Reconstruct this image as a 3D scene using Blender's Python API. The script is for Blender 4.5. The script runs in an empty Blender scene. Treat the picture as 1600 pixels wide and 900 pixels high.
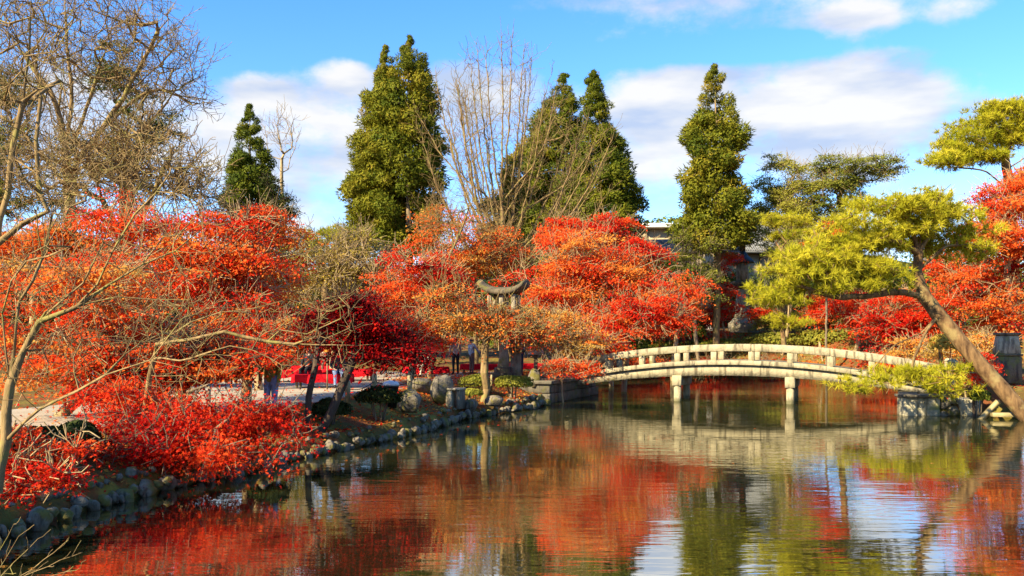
import bpy, bmesh, math, random
import numpy as np
from mathutils import Vector, Matrix

# ------------------------------------------------------------------ camera, sky, sun, exposure
SC = bpy.context.scene
COL = SC.collection
R = math.radians
FPX = 1400.0; EYE = 2.4; HOR = 530.0
cam_d = bpy.data.cameras.new('camera'); cam = bpy.data.objects.new('camera', cam_d); COL.objects.link(cam)
cam.location = (0, 0, EYE); cam.rotation_euler = (R(90), 0, 0)
cam_d.sensor_width = 36; cam_d.lens = 36 * FPX / 1600; cam_d.shift_y = (HOR - 450) / 1600
cam_d.clip_start = 0.1; cam_d.clip_end = 3000
SC.camera = cam

SUN_EL = R(33); SUN_TO = Vector((-0.76, -0.65, 0)).normalized()
sun_vec = Vector((SUN_TO.x * math.cos(SUN_EL), SUN_TO.y * math.cos(SUN_EL), math.sin(SUN_EL)))
sd = bpy.data.lights.new('sun', 'SUN'); sd.energy = 5.0; sd.angle = R(0.5); sd.color = (1.0, 0.87, 0.62)
so = bpy.data.objects.new('sun', sd); COL.objects.link(so); so.location = (-30, -30, 40)
so.rotation_euler = sun_vec.to_track_quat('Z', 'Y').to_euler()

SC.view_settings.view_transform = 'Standard'; SC.view_settings.look = 'None'
SC.view_settings.exposure = 1.5; SC.view_settings.gamma = 1.0; SC.view_settings.use_curve_mapping = False
SC.render.engine = 'CYCLES'
SC.cycles.use_denoising = True
SC.cycles.max_bounces = 7; SC.cycles.diffuse_bounces = 3; SC.cycles.glossy_bounces = 3; SC.cycles.transmission_bounces = 4
SC.cycles.caustics_reflective = False; SC.cycles.caustics_refractive = False
SC.cycles.sample_clamp_indirect = 6

class NT:
    """tiny node helper"""
    def __init__(s, tree): s.t = tree; s.n = tree.nodes; s.n.clear()
    def add(s, typ, **kw):
        nd = s.n.new(typ)
        for k, v in kw.items():
            if k.startswith('i_'): nd.inputs[k[2:].replace('_', ' ')].default_value = v
            else: setattr(nd, k, v)
        return nd
    def link(s, a, b): s.t.links.new(a, b)
    def val(s, v):
        return v
    def math(s, op, a, b=None, c=None, clamp=False):
        nd = s.n.new('ShaderNodeMath'); nd.operation = op; nd.use_clamp = clamp
        for i, x in enumerate((a, b, c)):
            if x is None: continue
            if isinstance(x, (int, float)): nd.inputs[i].default_value = x
            else: s.link(x, nd.inputs[i])
        return nd.outputs[0]
    def mix(s, fac, a, b, blend='MIX'):
        nd = s.n.new('ShaderNodeMix'); nd.data_type = 'RGBA'; nd.blend_type = blend
        for sock, x in ((nd.inputs[0], fac), (nd.inputs[6], a), (nd.inputs[7], b)):
            if isinstance(x, (int, float)): sock.default_value = x
            elif isinstance(x, tuple): sock.default_value = (*x[:3], 1)
            else: s.link(x, sock)
        return nd.outputs[2]
    def ramp(s, fac, stops, interp='LINEAR'):
        nd = s.n.new('ShaderNodeValToRGB'); e = nd.color_ramp.elements; nd.color_ramp.interpolation = interp
        while len(e) > 1: e.remove(e[-1])
        e[0].position = stops[0][0]; e[0].color = (*stops[0][1], 1)
        for p, c in stops[1:]:
            q = e.new(p); q.color = (*c, 1)
        if fac is not None: s.link(fac, nd.inputs[0])
        return nd.outputs[0]
    def smooth(s, x, lo, hi):
        nd = s.n.new('ShaderNodeMapRange'); nd.interpolation_type = 'SMOOTHSTEP'
        s.link(x, nd.inputs[0]); nd.inputs[1].default_value = lo; nd.inputs[2].default_value = hi
        return nd.outputs[0]

w = bpy.data.worlds.new('World'); SC.world = w; w.use_nodes = True
def build_world():
    t = NT(w.node_tree)
    sky = t.add('ShaderNodeTexSky', sky_type='NISHITA', sun_disc=False)
    sky.sun_elevation = SUN_EL; sky.sun_rotation = math.atan2(SUN_TO.x, SUN_TO.y) % (2 * math.pi)
    sky.altitude = 100; sky.air_density = 1.0; sky.dust_density = 0.2; sky.ozone_density = 3.0
    hs = t.add('ShaderNodeHueSaturation'); hs.inputs['Saturation'].default_value = 1.28; hs.inputs['Value'].default_value = 1.12
    t.link(sky.outputs[0], hs.inputs['Color'])
    tc = t.add('ShaderNodeTexCoord'); sp = t.add('ShaderNodeSeparateXYZ'); t.link(tc.outputs['Generated'], sp.inputs[0])
    x, y, z = sp.outputs
    az = t.math('ARCTAN2', x, y); el = t.math('ARCSINE', z)
    cb = t.add('ShaderNodeCombineXYZ'); t.link(az, cb.inputs[0]); t.link(t.math('MULTIPLY', el, 1.5), cb.inputs[1])
    n1 = t.add('ShaderNodeTexNoise'); n1.inputs['Scale'].default_value = 9.0; n1.inputs['Detail'].default_value = 9; n1.inputs['Roughness'].default_value = 0.60
    t.link(cb.outputs[0], n1.inputs['Vector'])
    n2 = t.add('ShaderNodeTexNoise'); n2.inputs['Scale'].default_value = 2.6; n2.inputs['Detail'].default_value = 3
    cb2 = t.add('ShaderNodeCombineXYZ'); t.link(az, cb2.inputs[0]); t.link(t.math('MULTIPLY', el, 2.4), cb2.inputs[1]); cb2.inputs[2].default_value = 3.7
    t.link(cb2.outputs[0], n2.inputs['Vector'])
    # clouds seen in the photograph: soft banks at azimuth / elevation
    den = t.math('ADD', t.math('MULTIPLY', t.math('SUBTRACT', n1.outputs[0], 0.5), 2.0), t.math('MULTIPLY', t.math('SUBTRACT', n2.outputs[0], 0.5), 0.9))
    low = t.smooth(el, 0.16, 0.03)            # more cloud towards the horizon, all the way round
    den = t.math('ADD', den, t.math('MULTIPLY', low, 0.75))
    def blob(px, py, rx, ry, amp):
        nonlocal den
        a = math.atan((px - 800) / FPX); e = math.atan((HOR - py) / FPX * math.cos(a))
        dx = t.math('DIVIDE', t.math('SUBTRACT', az, a), rx / FPX); dy = t.math('DIVIDE', t.math('SUBTRACT', el, e), ry / FPX)
        d = t.math('ADD', t.math('MULTIPLY', dx, dx), t.math('MULTIPLY', dy, dy))
        d = t.math('MULTIPLY', d, d)
        den = t.math('ADD', den, t.math('DIVIDE', amp, t.math('ADD', d, 1.0)))
    for b in ((1130, 150, 210, 62, .70), (1370, 175, 180, 56, .6), (1330, 255, 190, 36, .5), (1040, 250, 80, 32, .4), (470, 240, 150, 95, .62), (410, 138, 50, 24, .65), (535, 112, 50, 20, .65),
              (730, 150, 80, 60, .6), (180, 190, 150, 95, .5), (1345, 38, 66, 26, .7), (1500, 22, 46, 24, .65), (990, 2, 150, 20, .5), (650, 45, 220, 40, -.45), (1200, 74, 320, 18, -.8), (350, 60, 160, 44, -.4), (1600, 110, 70, 60, -.2)):
        blob(*b)
    fac = t.smooth(den, 0.12, 0.74)
    # bluish-grey undersides of the banks
    cb3 = t.add('ShaderNodeCombineXYZ'); t.link(t.math('MULTIPLY', az, 1.0), cb3.inputs[0]); t.link(t.math('MULTIPLY', el, 3.6), cb3.inputs[1]); cb3.inputs[2].default_value = 8.1
    n3 = t.add('ShaderNodeTexNoise'); n3.inputs['Scale'].default_value = 6.5; n3.inputs['Detail'].default_value = 5; t.link(cb3.outputs[0], n3.inputs['Vector'])
    cc = t.ramp(n3.outputs[0], [(0.38, (.55, .66, .88)), (0.50, (.78, .82, .90)), (0.62, (1.0, .985, .965))])
    sc = t.add('ShaderNodeVectorMath', operation='SCALE'); t.link(cc, sc.inputs[0]); sc.inputs['Scale'].default_value = 3.6
    blue = t.mix(1.0, hs.outputs[0], (.93, .92, 1.06), 'MULTIPLY')
    col = t.mix(t.math('MULTIPLY', fac, 0.95), blue, sc.outputs[0])
    bg = t.add('ShaderNodeBackground'); t.link(col, bg.inputs[0]); bg.inputs[1].default_value = 0.10
    out = t.add('ShaderNodeOutputWorld'); t.link(bg.outputs[0], out.inputs[0])
build_world()

# ------------------------------------------------------------------ general helpers
rng = np.random.default_rng(7); random.seed(7)
def at(px, py, Y): return Vector(((px - 800) * Y / FPX, Y, EYE + (HOR - py) * Y / FPX))
def gx(px, Y): return (px - 800) * Y / FPX

def tag(o, label=None, cat=None, group=None, kind=None):
    if label: o['label'] = label
    if cat: o['category'] = cat
    if group: o['group'] = group
    if kind: o['kind'] = kind
    return o
def link(o, parent=None):
    COL.objects.link(o)
    if parent: o.parent = parent
    return o
def empty(name, loc=(0, 0, 0), rz=0.0, **k):
    o = bpy.data.objects.new(name, None); o.location = loc; o.rotation_euler = (0, 0, rz); o.empty_display_size = .2
    return tag(link(o), **k)

class MB:
    """mesh builder: collects vertices and faces, then links one mesh object"""
    def __init__(s): s.v = []; s.f = []; s.n = 0; s.attr = []
    def raw(s, verts, faces, hue=None):
        verts = np.asarray(verts, dtype=np.float32).reshape(-1, 3)
        if isinstance(faces, np.ndarray): fa = [faces + s.n]
        else:
            by = {}
            for f in faces: by.setdefault(len(f), []).append(f)
            fa = [np.asarray(q, dtype=np.int32) + s.n for q in by.values()]
        s.v.append(verts); s.n += len(verts)
        for q in fa:
            s.f.append(q); s.attr.append(np.zeros(len(q), np.float32) if hue is None else np.asarray(hue, np.float32))
        return s
    def box(s, c, d, rz=0.0, taper=1.0, M=None):
        hx, hy, hz = d[0] / 2, d[1] / 2, d[2] / 2
        p = [(-hx, -hy, -hz), (hx, -hy, -hz), (hx, hy, -hz), (-hx, hy, -hz)]
        p += [(a * taper, b * taper, hz) for a, b, _ in p]
        cs, sn = math.cos(rz), math.sin(rz)
        q = [(c[0] + a * cs - b * sn, c[1] + a * sn + b * cs, c[2] + e) for a, b, e in p]
        if M is not None: q = [tuple(M @ Vector(k)) for k in q]
        return s.raw(q, [(0, 3, 2, 1), (4, 5, 6, 7), (0, 1, 5, 4), (1, 2, 6, 5), (2, 3, 7, 6), (3, 0, 4, 7)])
    def lathe(s, prof, seg=16, c=(0, 0, 0), rot=0.0, sq=False):
        vs = []; fs = []
        for r, z in prof:
            for k in range(seg):
                a = rot + 2 * math.pi * k / seg
                vs.append((c[0] + r * math.cos(a), c[1] + r * math.sin(a), c[2] + z))
        m = len(prof)
        for i in range(m - 1):
            for k in range(seg):
                k2 = (k + 1) % seg
                fs.append((i * seg + k, i * seg + k2, (i + 1) * seg + k2, (i + 1) * seg + k))
        fs.append(tuple(range(seg - 1, -1, -1))); fs.append(tuple((m - 1) * seg + k for k in range(seg)))
        return s.raw(vs, fs)
    def tube(s, pts, rad, sides=8, cap=True):
        P = np.array([tuple(p) for p in pts], float); n = len(P)
        rad = np.broadcast_to(np.asarray(rad, float), (n,))
        T = np.gradient(P, axis=0); T /= np.linalg.norm(T, axis=1)[:, None] + 1e-9
        ref = np.array([.31, .52, .79]) if abs(T[:, 2]).mean() < .8 else np.array([.9, .3, .1])
        U = np.cross(T, ref); U /= np.linalg.norm(U, axis=1)[:, None] + 1e-9; V = np.cross(T, U)
        a = np.arange(sides) * 2 * math.pi / sides
        ring = P[:, None] + rad[:, None, None] * (np.cos(a)[None, :, None] * U[:, None] + np.sin(a)[None, :, None] * V[:, None])
        i, k = np.meshgrid(np.arange(n - 1), np.arange(sides), indexing='ij'); k2 = (k + 1) % sides
        F = np.stack([i * sides + k, i * sides + k2, (i + 1) * sides + k2, (i + 1) * sides + k], -1).reshape(-1, 4)
        n0 = s.n
        s.raw(ring.reshape(-1, 3), F)
        if cap:
            s.f.append(np.array([[n0 + q for q in range(sides)]], np.int32)); s.attr.append(np.zeros(1, np.float32))
            s.f.append(np.array([[n0 + (n - 1) * sides + q for q in range(sides)][::-1]], np.int32)); s.attr.append(np.zeros(1, np.float32))
        return s
    def mesh(s, name, hue=False):
        me = bpy.data.meshes.new(name)
        V = np.concatenate(s.v) if s.v else np.zeros((0, 3), np.float32)
        tot = np.concatenate([np.full(len(q), q.shape[1], np.int32) for q in s.f]); idx = np.concatenate([q.ravel() for q in s.f]).astype(np.int32)
        st = np.concatenate([[0], np.cumsum(tot)[:-1]]).astype(np.int32)
        me.vertices.add(len(V)); me.vertices.foreach_set('co', V.astype(np.float32).ravel())
        me.loops.add(len(idx)); me.loops.foreach_set('vertex_index', idx)
        me.polygons.add(len(tot)); me.polygons.foreach_set('loop_start', st)
        if hue:
            at_ = me.attributes.new('hue', 'FLOAT', 'FACE'); at_.data.foreach_set('value', np.concatenate(s.attr).astype(np.float32))
        me.update(calc_edges=True)
        return me
    def build(s, name, mat=None, parent=None, smooth=False, hue=False, bevel=0.0, fix=False):
        me = s.mesh(name, hue)
        if fix or bevel:
            bm = bmesh.new(); bm.from_mesh(me)
            bmesh.ops.recalc_face_normals(bm, faces=bm.faces)
            if bevel: bmesh.ops.bevel(bm, geom=list(bm.edges), offset=bevel, segments=1, affect='EDGES', profile=.5)
            bm.to_mesh(me); bm.free()
        if smooth: me.polygons.foreach_set('use_smooth', np.ones(len(me.polygons), bool))
        if mat: me.materials.append(mat)
        return link(bpy.data.objects.new(name, me), parent)

def inst(name, me, parent=None, loc=(0, 0, 0), rot=(0, 0, 0), sc=(1, 1, 1)):
    o = bpy.data.objects.new(name, me); o.location = loc; o.rotation_euler = rot; o.scale = sc
    return link(o, parent)

# ------------------------------------------------------------------ materials
def mat_new(name):
    m = bpy.data.materials.new(name); m.use_nodes = True; return m, NT(m.node_tree)
def finish(t, col, rough=.8, spec=.3, bump=None, bstr=.5, bdist=.02, metal=0.0):
    p = t.add('ShaderNodeBsdfPrincipled')
    if isinstance(col, tuple): p.inputs['Base Color'].default_value = (*col, 1)
    else: t.link(col, p.inputs['Base Color'])
    p.inputs['Roughness'].default_value = rough; p.inputs['Specular IOR Level'].default_value = spec; p.inputs['Metallic'].default_value = metal
    if bump is not None:
        b = t.add('ShaderNodeBump'); b.inputs['Strength'].default_value = bstr; b.inputs['Distance'].default_value = bdist
        t.link(bump, b.inputs['Height']); t.link(b.outputs[0], p.inputs['Normal'])
    o = t.add('ShaderNodeOutputMaterial'); t.link(p.outputs[0], o.inputs[0])
def noise(t, scale, detail=4, coord='Object', rough=.55, stretch=None, off=0.0):
    tc = t.add('ShaderNodeTexCoord'); n = t.add('ShaderNodeTexNoise')
    if coord == 'Pos':
        g = t.add('ShaderNodeNewGeometry'); src = g.outputs['Position']
    else: src = tc.outputs[coord]
    mp = t.add('ShaderNodeMapping'); t.link(src, mp.inputs[0]); mp.inputs['Location'].default_value = (off, off * .7, off * 1.3)
    if stretch: mp.inputs['Scale'].default_value = stretch
    t.link(mp.outputs[0], n.inputs['Vector'])
    n.inputs['Scale'].default_value = scale; n.inputs['Detail'].default_value = detail; n.inputs['Roughness'].default_value = rough
    return n.outputs[0]
def m_plain(name, c, rough=.7, var=.25, scale=8, spec=.3, bstr=.15):
    m, t = mat_new(name); n = noise(t, scale, 4)
    lo = tuple(q * (1 - var) for q in c); hi = tuple(min(1, q * (1 + var)) for q in c)
    finish(t, t.ramp(n, [(.3, lo), (.7, hi)]), rough, spec, n, bstr); return m
def m_stone(name, base, dark, moss, scale=3.0, moss_amt=.55, rough=.9, tide=False):
    m, t = mat_new(name)
    n1 = noise(t, scale, 6, 'Pos'); n2 = noise(t, scale * 6, 5, 'Pos', off=4.1); n3 = noise(t, scale * .8, 5, 'Pos', off=9.3)
    st = noise(t, scale * 1.2, 5, 'Pos', stretch=(2.2, 2.2, .35), off=2.2)
    c = t.ramp(n1, [(.3, tuple(q * .7 for q in base)), (.5, base), (.75, tuple(min(1, q * 1.25) for q in base))])
    c = t.mix(t.math('MULTIPLY', t.smooth(st, .49, .66), .85), c, dark)
    c = t.mix(t.math('MULTIPLY', t.smooth(n2, .52, .74), .45), c, dark)
    c = t.mix(t.smooth(n3, moss_amt, moss_amt + .13), c, moss)
    if tide:      # algae band left by the pond on the piers
        g = t.add('ShaderNodeNewGeometry'); sp = t.add('ShaderNodeSeparateXYZ'); t.link(g.outputs['Position'], sp.inputs[0])
        c = t.mix(t.math('MULTIPLY', t.smooth(t.math('ADD', sp.outputs[2], t.math('MULTIPLY', n1, .18)), .30, .16), .8), c, (.10, .095, .04))
    h = t.math('ADD', n2, t.math('MULTIPLY', n1, .6))
    finish(t, c, rough, .25, h, .7, .03); return m
def m_bark(name, a, b, moss=None, scale=5.0):
    m, t = mat_new(name)
    n1 = noise(t, scale, 6, 'Pos', stretch=(1, 1, .28)); n2 = noise(t, scale * .35, 3, 'Pos', off=3)
    c = t.ramp(n1, [(.3, a), (.68, b)])
    if moss: c = t.mix(t.smooth(n2, .5, .66), c, moss)
    finish(t, c, .9, .15, n1, .9, .04); return m
def m_leaf(name, stops, transl=.32, rough=.6, spec=.06):
    m, t = mat_new(name)
    a = t.add('ShaderNodeAttribute', attribute_name='hue', attribute_type='GEOMETRY')
    c = t.ramp(a.outputs['Fac'], stops)
    p = t.add('ShaderNodeBsdfPrincipled'); t.link(c, p.inputs['Base Color']); p.inputs['Roughness'].default_value = rough; p.inputs['Specular IOR Level'].default_value = spec
    tr = t.add('ShaderNodeBsdfTranslucent'); t.link(c, tr.inputs[0])
    mx = t.add('ShaderNodeMixShader'); mx.inputs[0].default_value = transl; t.link(p.outputs[0], mx.inputs[1]); t.link(tr.outputs[0], mx.inputs[2])
    o = t.add('ShaderNodeOutputMaterial'); t.link(mx.outputs[0], o.inputs[0]); return m

M = {}
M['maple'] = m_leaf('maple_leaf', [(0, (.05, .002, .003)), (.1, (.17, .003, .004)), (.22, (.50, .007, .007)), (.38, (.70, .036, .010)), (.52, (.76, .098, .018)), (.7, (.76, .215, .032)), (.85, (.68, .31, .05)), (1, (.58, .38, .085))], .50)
M['olive'] = m_leaf('olive_leaf', [(0, (.13, .12, .014)), (.5, (.27, .21, .03)), (1, (.42, .28, .05))], .38)
M['cedar'] = m_leaf('cedar_needle', [(0, (.022, .045, .008)), (.5, (.085, .108, .009)), (.8, (.195, .18, .013)), (1, (.27, .19, .02))], .28)
M['pine'] = m_leaf('pine_needle', [(0, (.11, .15, .011)), (.5, (.36, .345, .016)), (1, (.60, .51, .035))], .38)
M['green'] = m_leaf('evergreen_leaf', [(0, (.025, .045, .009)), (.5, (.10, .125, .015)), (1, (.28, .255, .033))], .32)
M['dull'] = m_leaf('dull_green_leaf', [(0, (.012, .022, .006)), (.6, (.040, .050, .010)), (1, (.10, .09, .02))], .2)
M['bark_tan'] = m_bark('tan_bark', (.11, .070, .028), (.31, .205, .085), (.22, .185, .05), 9.0)
M['bark_pale'] = m_bark('pale_bark', (.20, .14, .065), (.42, .305, .15), None, 9.0)
M['bark_grey'] = m_bark('grey_brown_bark', (.08, .058, .036), (.24, .175, .10))
M['bark_ginkgo'] = m_bark('grey_tan_bark', (.085, .055, .028), (.27, .185, .09))
M['bark_dark'] = m_bark('dark_bark', (.025, .018, .012), (.09, .062, .04))
M['bark_pine'] = m_bark('red_pine_bark', (.045, .022, .010), (.25, .145, .058), (.24, .17, .065), 7.0)
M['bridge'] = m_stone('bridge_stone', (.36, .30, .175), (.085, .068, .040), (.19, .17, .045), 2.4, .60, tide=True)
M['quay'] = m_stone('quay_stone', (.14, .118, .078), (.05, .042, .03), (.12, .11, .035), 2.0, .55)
M['block'] = m_stone('block_stone', (.42, .365, .23), (.10, .09, .05), (.22, .21, .06), 2.0, .56)
M['rock'] = m_stone('shore_rock', (.17, .14, .095), (.03, .025, .017), (.13, .11, .025), 3.6, .48)
M['lantern'] = m_stone('lantern_stone', (.34, .285, .18), (.10, .08, .055), (.22, .20, .07), 3.0, .56)
M['darkstone'] = m_stone('weathered_dark_stone', (.13, .10, .058), (.045, .036, .025), (.13, .12, .035), 3.0, .53)
M['bronze'] = m_plain('dark_bronze', (.014, .014, .011), .45, .4, 6, .5)
M['red_felt'] = m_plain('red_felt', (.50, .006, .012), .9, .18, 5, .1)
M['wood'] = m_plain('grey_wood', (.19, .14, .075), .85, .35, 9)
M['bamboo'] = m_plain('pale_bamboo', (.33, .26, .115), .6, .25, 6)
M['rope'] = m_plain('black_rope', (.03, .025, .02), .9, .2)
M['plaster'] = m_plain('beige_plaster', (.32, .24, .135), .9, .12, 2)
M['white_paint'] = m_plain('white_paint', (.60, .58, .53), .6, .06, 3)
M['glass_dark'] = m_plain('dark_window', (.03, .035, .04), .15, .3, 2, .5, .02)
M['black_plastic'] = m_plain('black_plastic', (.02, .018, .016), .5, .3)
M['lamp_white'] = m_plain('white_lamp_glass', (.7, .7, .67), .4, .04)
def m_tile():
    m, t = mat_new('grey_roof_tile'); n = noise(t, 3, 4, 'Pos')
    finish(t, t.ramp(n, [(.3, (.11, .11, .10)), (.7, (.23, .23, .215))]), .7, .3, n, .3); return m
M['tile'] = m_tile()
def m_ground():
    m, t = mat_new('mossy_ground')
    n1 = noise(t, .55, 6, 'Pos'); n2 = noise(t, 7, 6, 'Pos', off=3); n3 = noise(t, 1.5, 6, 'Pos', off=8)
    c = t.ramp(n1, [(.32, (.10, .055, .02)), (.5, (.13, .095, .02)), (.66, (.22, .17, .03))])
    c = t.mix(t.smooth(n3, .46, .62), c, (.20, .065, .02))
    c = t.mix(t.math('MULTIPLY', t.smooth(n2, .5, .72), .6), c, (.055, .042, .016))
    finish(t, c, .95, .1, n2, .9, .05); return m
M['ground'] = m_ground()
def m_path():
    m, t = mat_new('pale_gravel'); n1 = noise(t, .8, 5, 'Pos'); n2 = noise(t, 30, 3, 'Pos', off=2)
    c = t.ramp(n1, [(.3, (.30, .255, .18)), (.7, (.44, .38, .28))]); c = t.mix(t.math('MULTIPLY', n2, .35), c, (.20, .17, .12))
    finish(t, c, .95, .1, n2, .4, .01); return m
M['path'] = m_path()
def m_water():
    m, t = mat_new('pond_water')
    a = noise(t, 2.1, 3, 'Pos', stretch=(.28, 1.5, 1)); b = noise(t, 6.5, 2, 'Pos', stretch=(.28, 1.4, 1), off=5); c = noise(t, .35, 2, 'Pos', off=1.5)
    patch = t.smooth(c, .35, .65)
    h = t.math('ADD', t.math('MULTIPLY', a, .75), t.math('MULTIPLY', b, .25))
    h = t.math('MULTIPLY', h, t.math('ADD', t.math('MULTIPLY', patch, .75), .25))
    bp = t.add('ShaderNodeBump'); bp.inputs['Strength'].default_value = .38; bp.inputs['Distance'].default_value = .024; t.link(h, bp.inputs['Height'])
    d = t.add('ShaderNodeBsdfDiffuse'); d.inputs[0].default_value = (.02, .021, .008, 1)
    g = t.add('ShaderNodeBsdfGlossy'); g.inputs['Roughness'].default_value = .015; g.inputs[0].default_value = (.98, .97, .92, 1); t.link(bp.outputs[0], g.inputs['Normal'])
    f = t.add('ShaderNodeFresnel'); f.inputs[0].default_value = 22.0; t.link(bp.outputs[0], f.inputs['Normal'])
    mx = t.add('ShaderNodeMixShader'); t.link(f.outputs[0], mx.inputs[0]); t.link(d.outputs[0], mx.inputs[1]); t.link(g.outputs[0], mx.inputs[2])
    o = t.add('ShaderNodeOutputMaterial'); t.link(mx.outputs[0], o.inputs[0]); return m
M['water'] = m_water()

# ------------------------------------------------------------------ terrain and pond
POND = np.array([(-4.0, 3.2), (-5.4, 5.5), (-6.0, 8.5), (-6.1, 10.5), (-5.95, 12.4), (-5.3, 14.9), (-4.55, 17.2), (-3.7, 19.2), (-3.0, 21), (-2.2, 23.5), (-1.75, 25.5), (-1.2, 27.6), (-.3, 29.2), (.5, 30.4),
                 (1.0, 32.2), (1.36, 33.3), (2.2, 35.4), (3.2, 38), (3.6, 42), (4.0, 50), (6.5, 57), (12, 58.5), (18, 58.2), (21, 54), (20, 47), (16.6, 38), (14.0, 32.0), (12.35, 28.25), (14.7, 28.1), (15.1, 27.2), (16.6, 24.5), (17.5, 18), (16, 8), (10, 3.6), (3, 2.6)])
def pond_sd(P):
    """signed distance to the pond edge, negative in the water"""
    A = POND; B = np.roll(POND, -1, 0); d2 = np.full(len(P), 1e9); inside = np.zeros(len(P), bool)
    for a, b in zip(A, B):
        e = b - a; q = P - a; h = np.clip((q @ e) / (e @ e), 0, 1); r = q - h[:, None] * e; d2 = np.minimum(d2, (r * r).sum(1))
        cr = (a[1] > P[:, 1]) != (b[1] > P[:, 1])
        with np.errstate(divide='ignore', invalid='ignore'):
            xx = (b[0] - a[0]) * (P[:, 1] - a[1]) / (b[1] - a[1] + 1e-12) + a[0]
        inside ^= cr & (P[:, 0] < xx)
    return np.where(inside, -1, 1) * np.sqrt(d2)
def sstep(x, a, b): q = np.clip((x - a) / (b - a), 0, 1); return q * q * (3 - 2 * q)
def height(P):
    P = np.asarray(P, float).reshape(-1, 2); x, y = P[:, 0], P[:, 1]; s = pond_sd(P)
    z = -.9 + 1.25 * sstep(s, -.35, .28) + .45 * sstep(s, .3, 2.4)
    z += (1.5 * sstep(s, .5, 5.0)) * sstep(y, 52, 60) * sstep(x, 5, 12)
    z += .5 * sstep(s, 3, 9) * sstep(x, 16, 24)
    z += 1.2 * sstep(y, 46, 80) * (s > 0)
    z += 2.0 * sstep(y, 80, 160)
    lump = .07 * np.sin(x * 1.7 + y * .6) * np.sin(y * 1.3 - x * .4) + .04 * np.sin(3.1 * x + 1) * np.sin(2.7 * y)
    z += lump * sstep(s, .15, .6) * (1 - sstep(s, 1.9, 2.4) * (x < 4) * (y < 46))
    return z
def gz(x, y): return float(height([(x, y)])[0])

def build_ground():
    xs = np.concatenate([[-1500, -900, -500, -300, -180, -110], np.arange(-70, -14, 3.5), np.arange(-14, 25, .33), np.arange(26, 75, 3.5), [90, 120, 180, 300, 500, 900, 1500]])
    ys = np.concatenate([[-600, -200, -80, -30, -12, -4], np.arange(0, 63, .33), np.arange(64, 110, 3), [115, 130, 160, 220, 320, 500, 900, 1600]])
    X, Y = np.meshgrid(xs, ys); P = np.stack([X.ravel(), Y.ravel()], 1); Z = height(P); nx = len(xs); ny = len(ys)
    i, j = np.meshgrid(np.arange(ny - 1), np.arange(nx - 1), indexing='ij')
    F = np.stack([i * nx + j, i * nx + j + 1, (i + 1) * nx + j + 1, (i + 1) * nx + j], -1).reshape(-1, 4).astype(np.int32)
    b = MB(); b.raw(np.column_stack([P, Z]), F); tag(b.build('ground', M['ground'], smooth=True), kind='structure')
    b = MB(); b.raw([(-12, 2, 0), (24, 2, 0), (24, 62, 0), (-12, 62, 0)], [(0, 1, 2, 3)]); tag(b.build('water', M['water']), kind='structure')
    # gravel path along the left bank widening into the tea garden
    rows = [(-8.4, -13.5, 4), (-8.6, -13, 9), (-8.5, -12.6, 12.4), (-7.9, -12, 15), (-7.1, -11.8, 17.2), (-6.0, -11.5, 19.5), (-5.3, -11, 21.5), (-4.6, -10.8, 23.5), (-4.2, -10.8, 26), (-3.6, -10.8, 28.5), (-2.7, -10.8, 31), (-1.3, -10.8, 34), (-.9, -10.8, 37), (-.6, -10.8, 44)]
    b = MB(); V = []; F = []
    for a, c, y in rows:
        for k in range(7): V.append((a + (c - a) * k / 6, y, .812))
    for i in range(len(rows) - 1):
        for k in range(6): F.append((i * 7 + k + 1, i * 7 + k, i * 7 + 7 + k, i * 7 + 8 + k))
    b.raw(V, F); tag(b.build('path', M['path']), kind='structure')
build_ground()

# far wooded hill
def build_hill():
    xs = np.linspace(-420, 520, 48); ys = np.linspace(190, 420, 14); X, Y = np.meshgrid(xs, ys)
    def hh(X, Y): return 2 + (22 + 11 * np.exp(-((X - 65) / 60) ** 2) + 3 * np.sin(X * .023)) * sstep(Y, 195, 300) * 1.0
    Z = hh(X, Y); nx = len(xs); i, j = np.meshgrid(np.arange(13), np.arange(nx - 1), indexing='ij')
    F = np.stack([i * nx + j, i * nx + j + 1, (i + 1) * nx + j + 1, (i + 1) * nx + j], -1).reshape(-1, 4)
    b = MB(); b.raw(np.stack([X.ravel(), Y.ravel(), Z.ravel()], 1), F.astype(np.int32)); tag(b.build('hill', M['dull'], smooth=True), kind='structure')
    return hh
HILL = build_hill()

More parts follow.
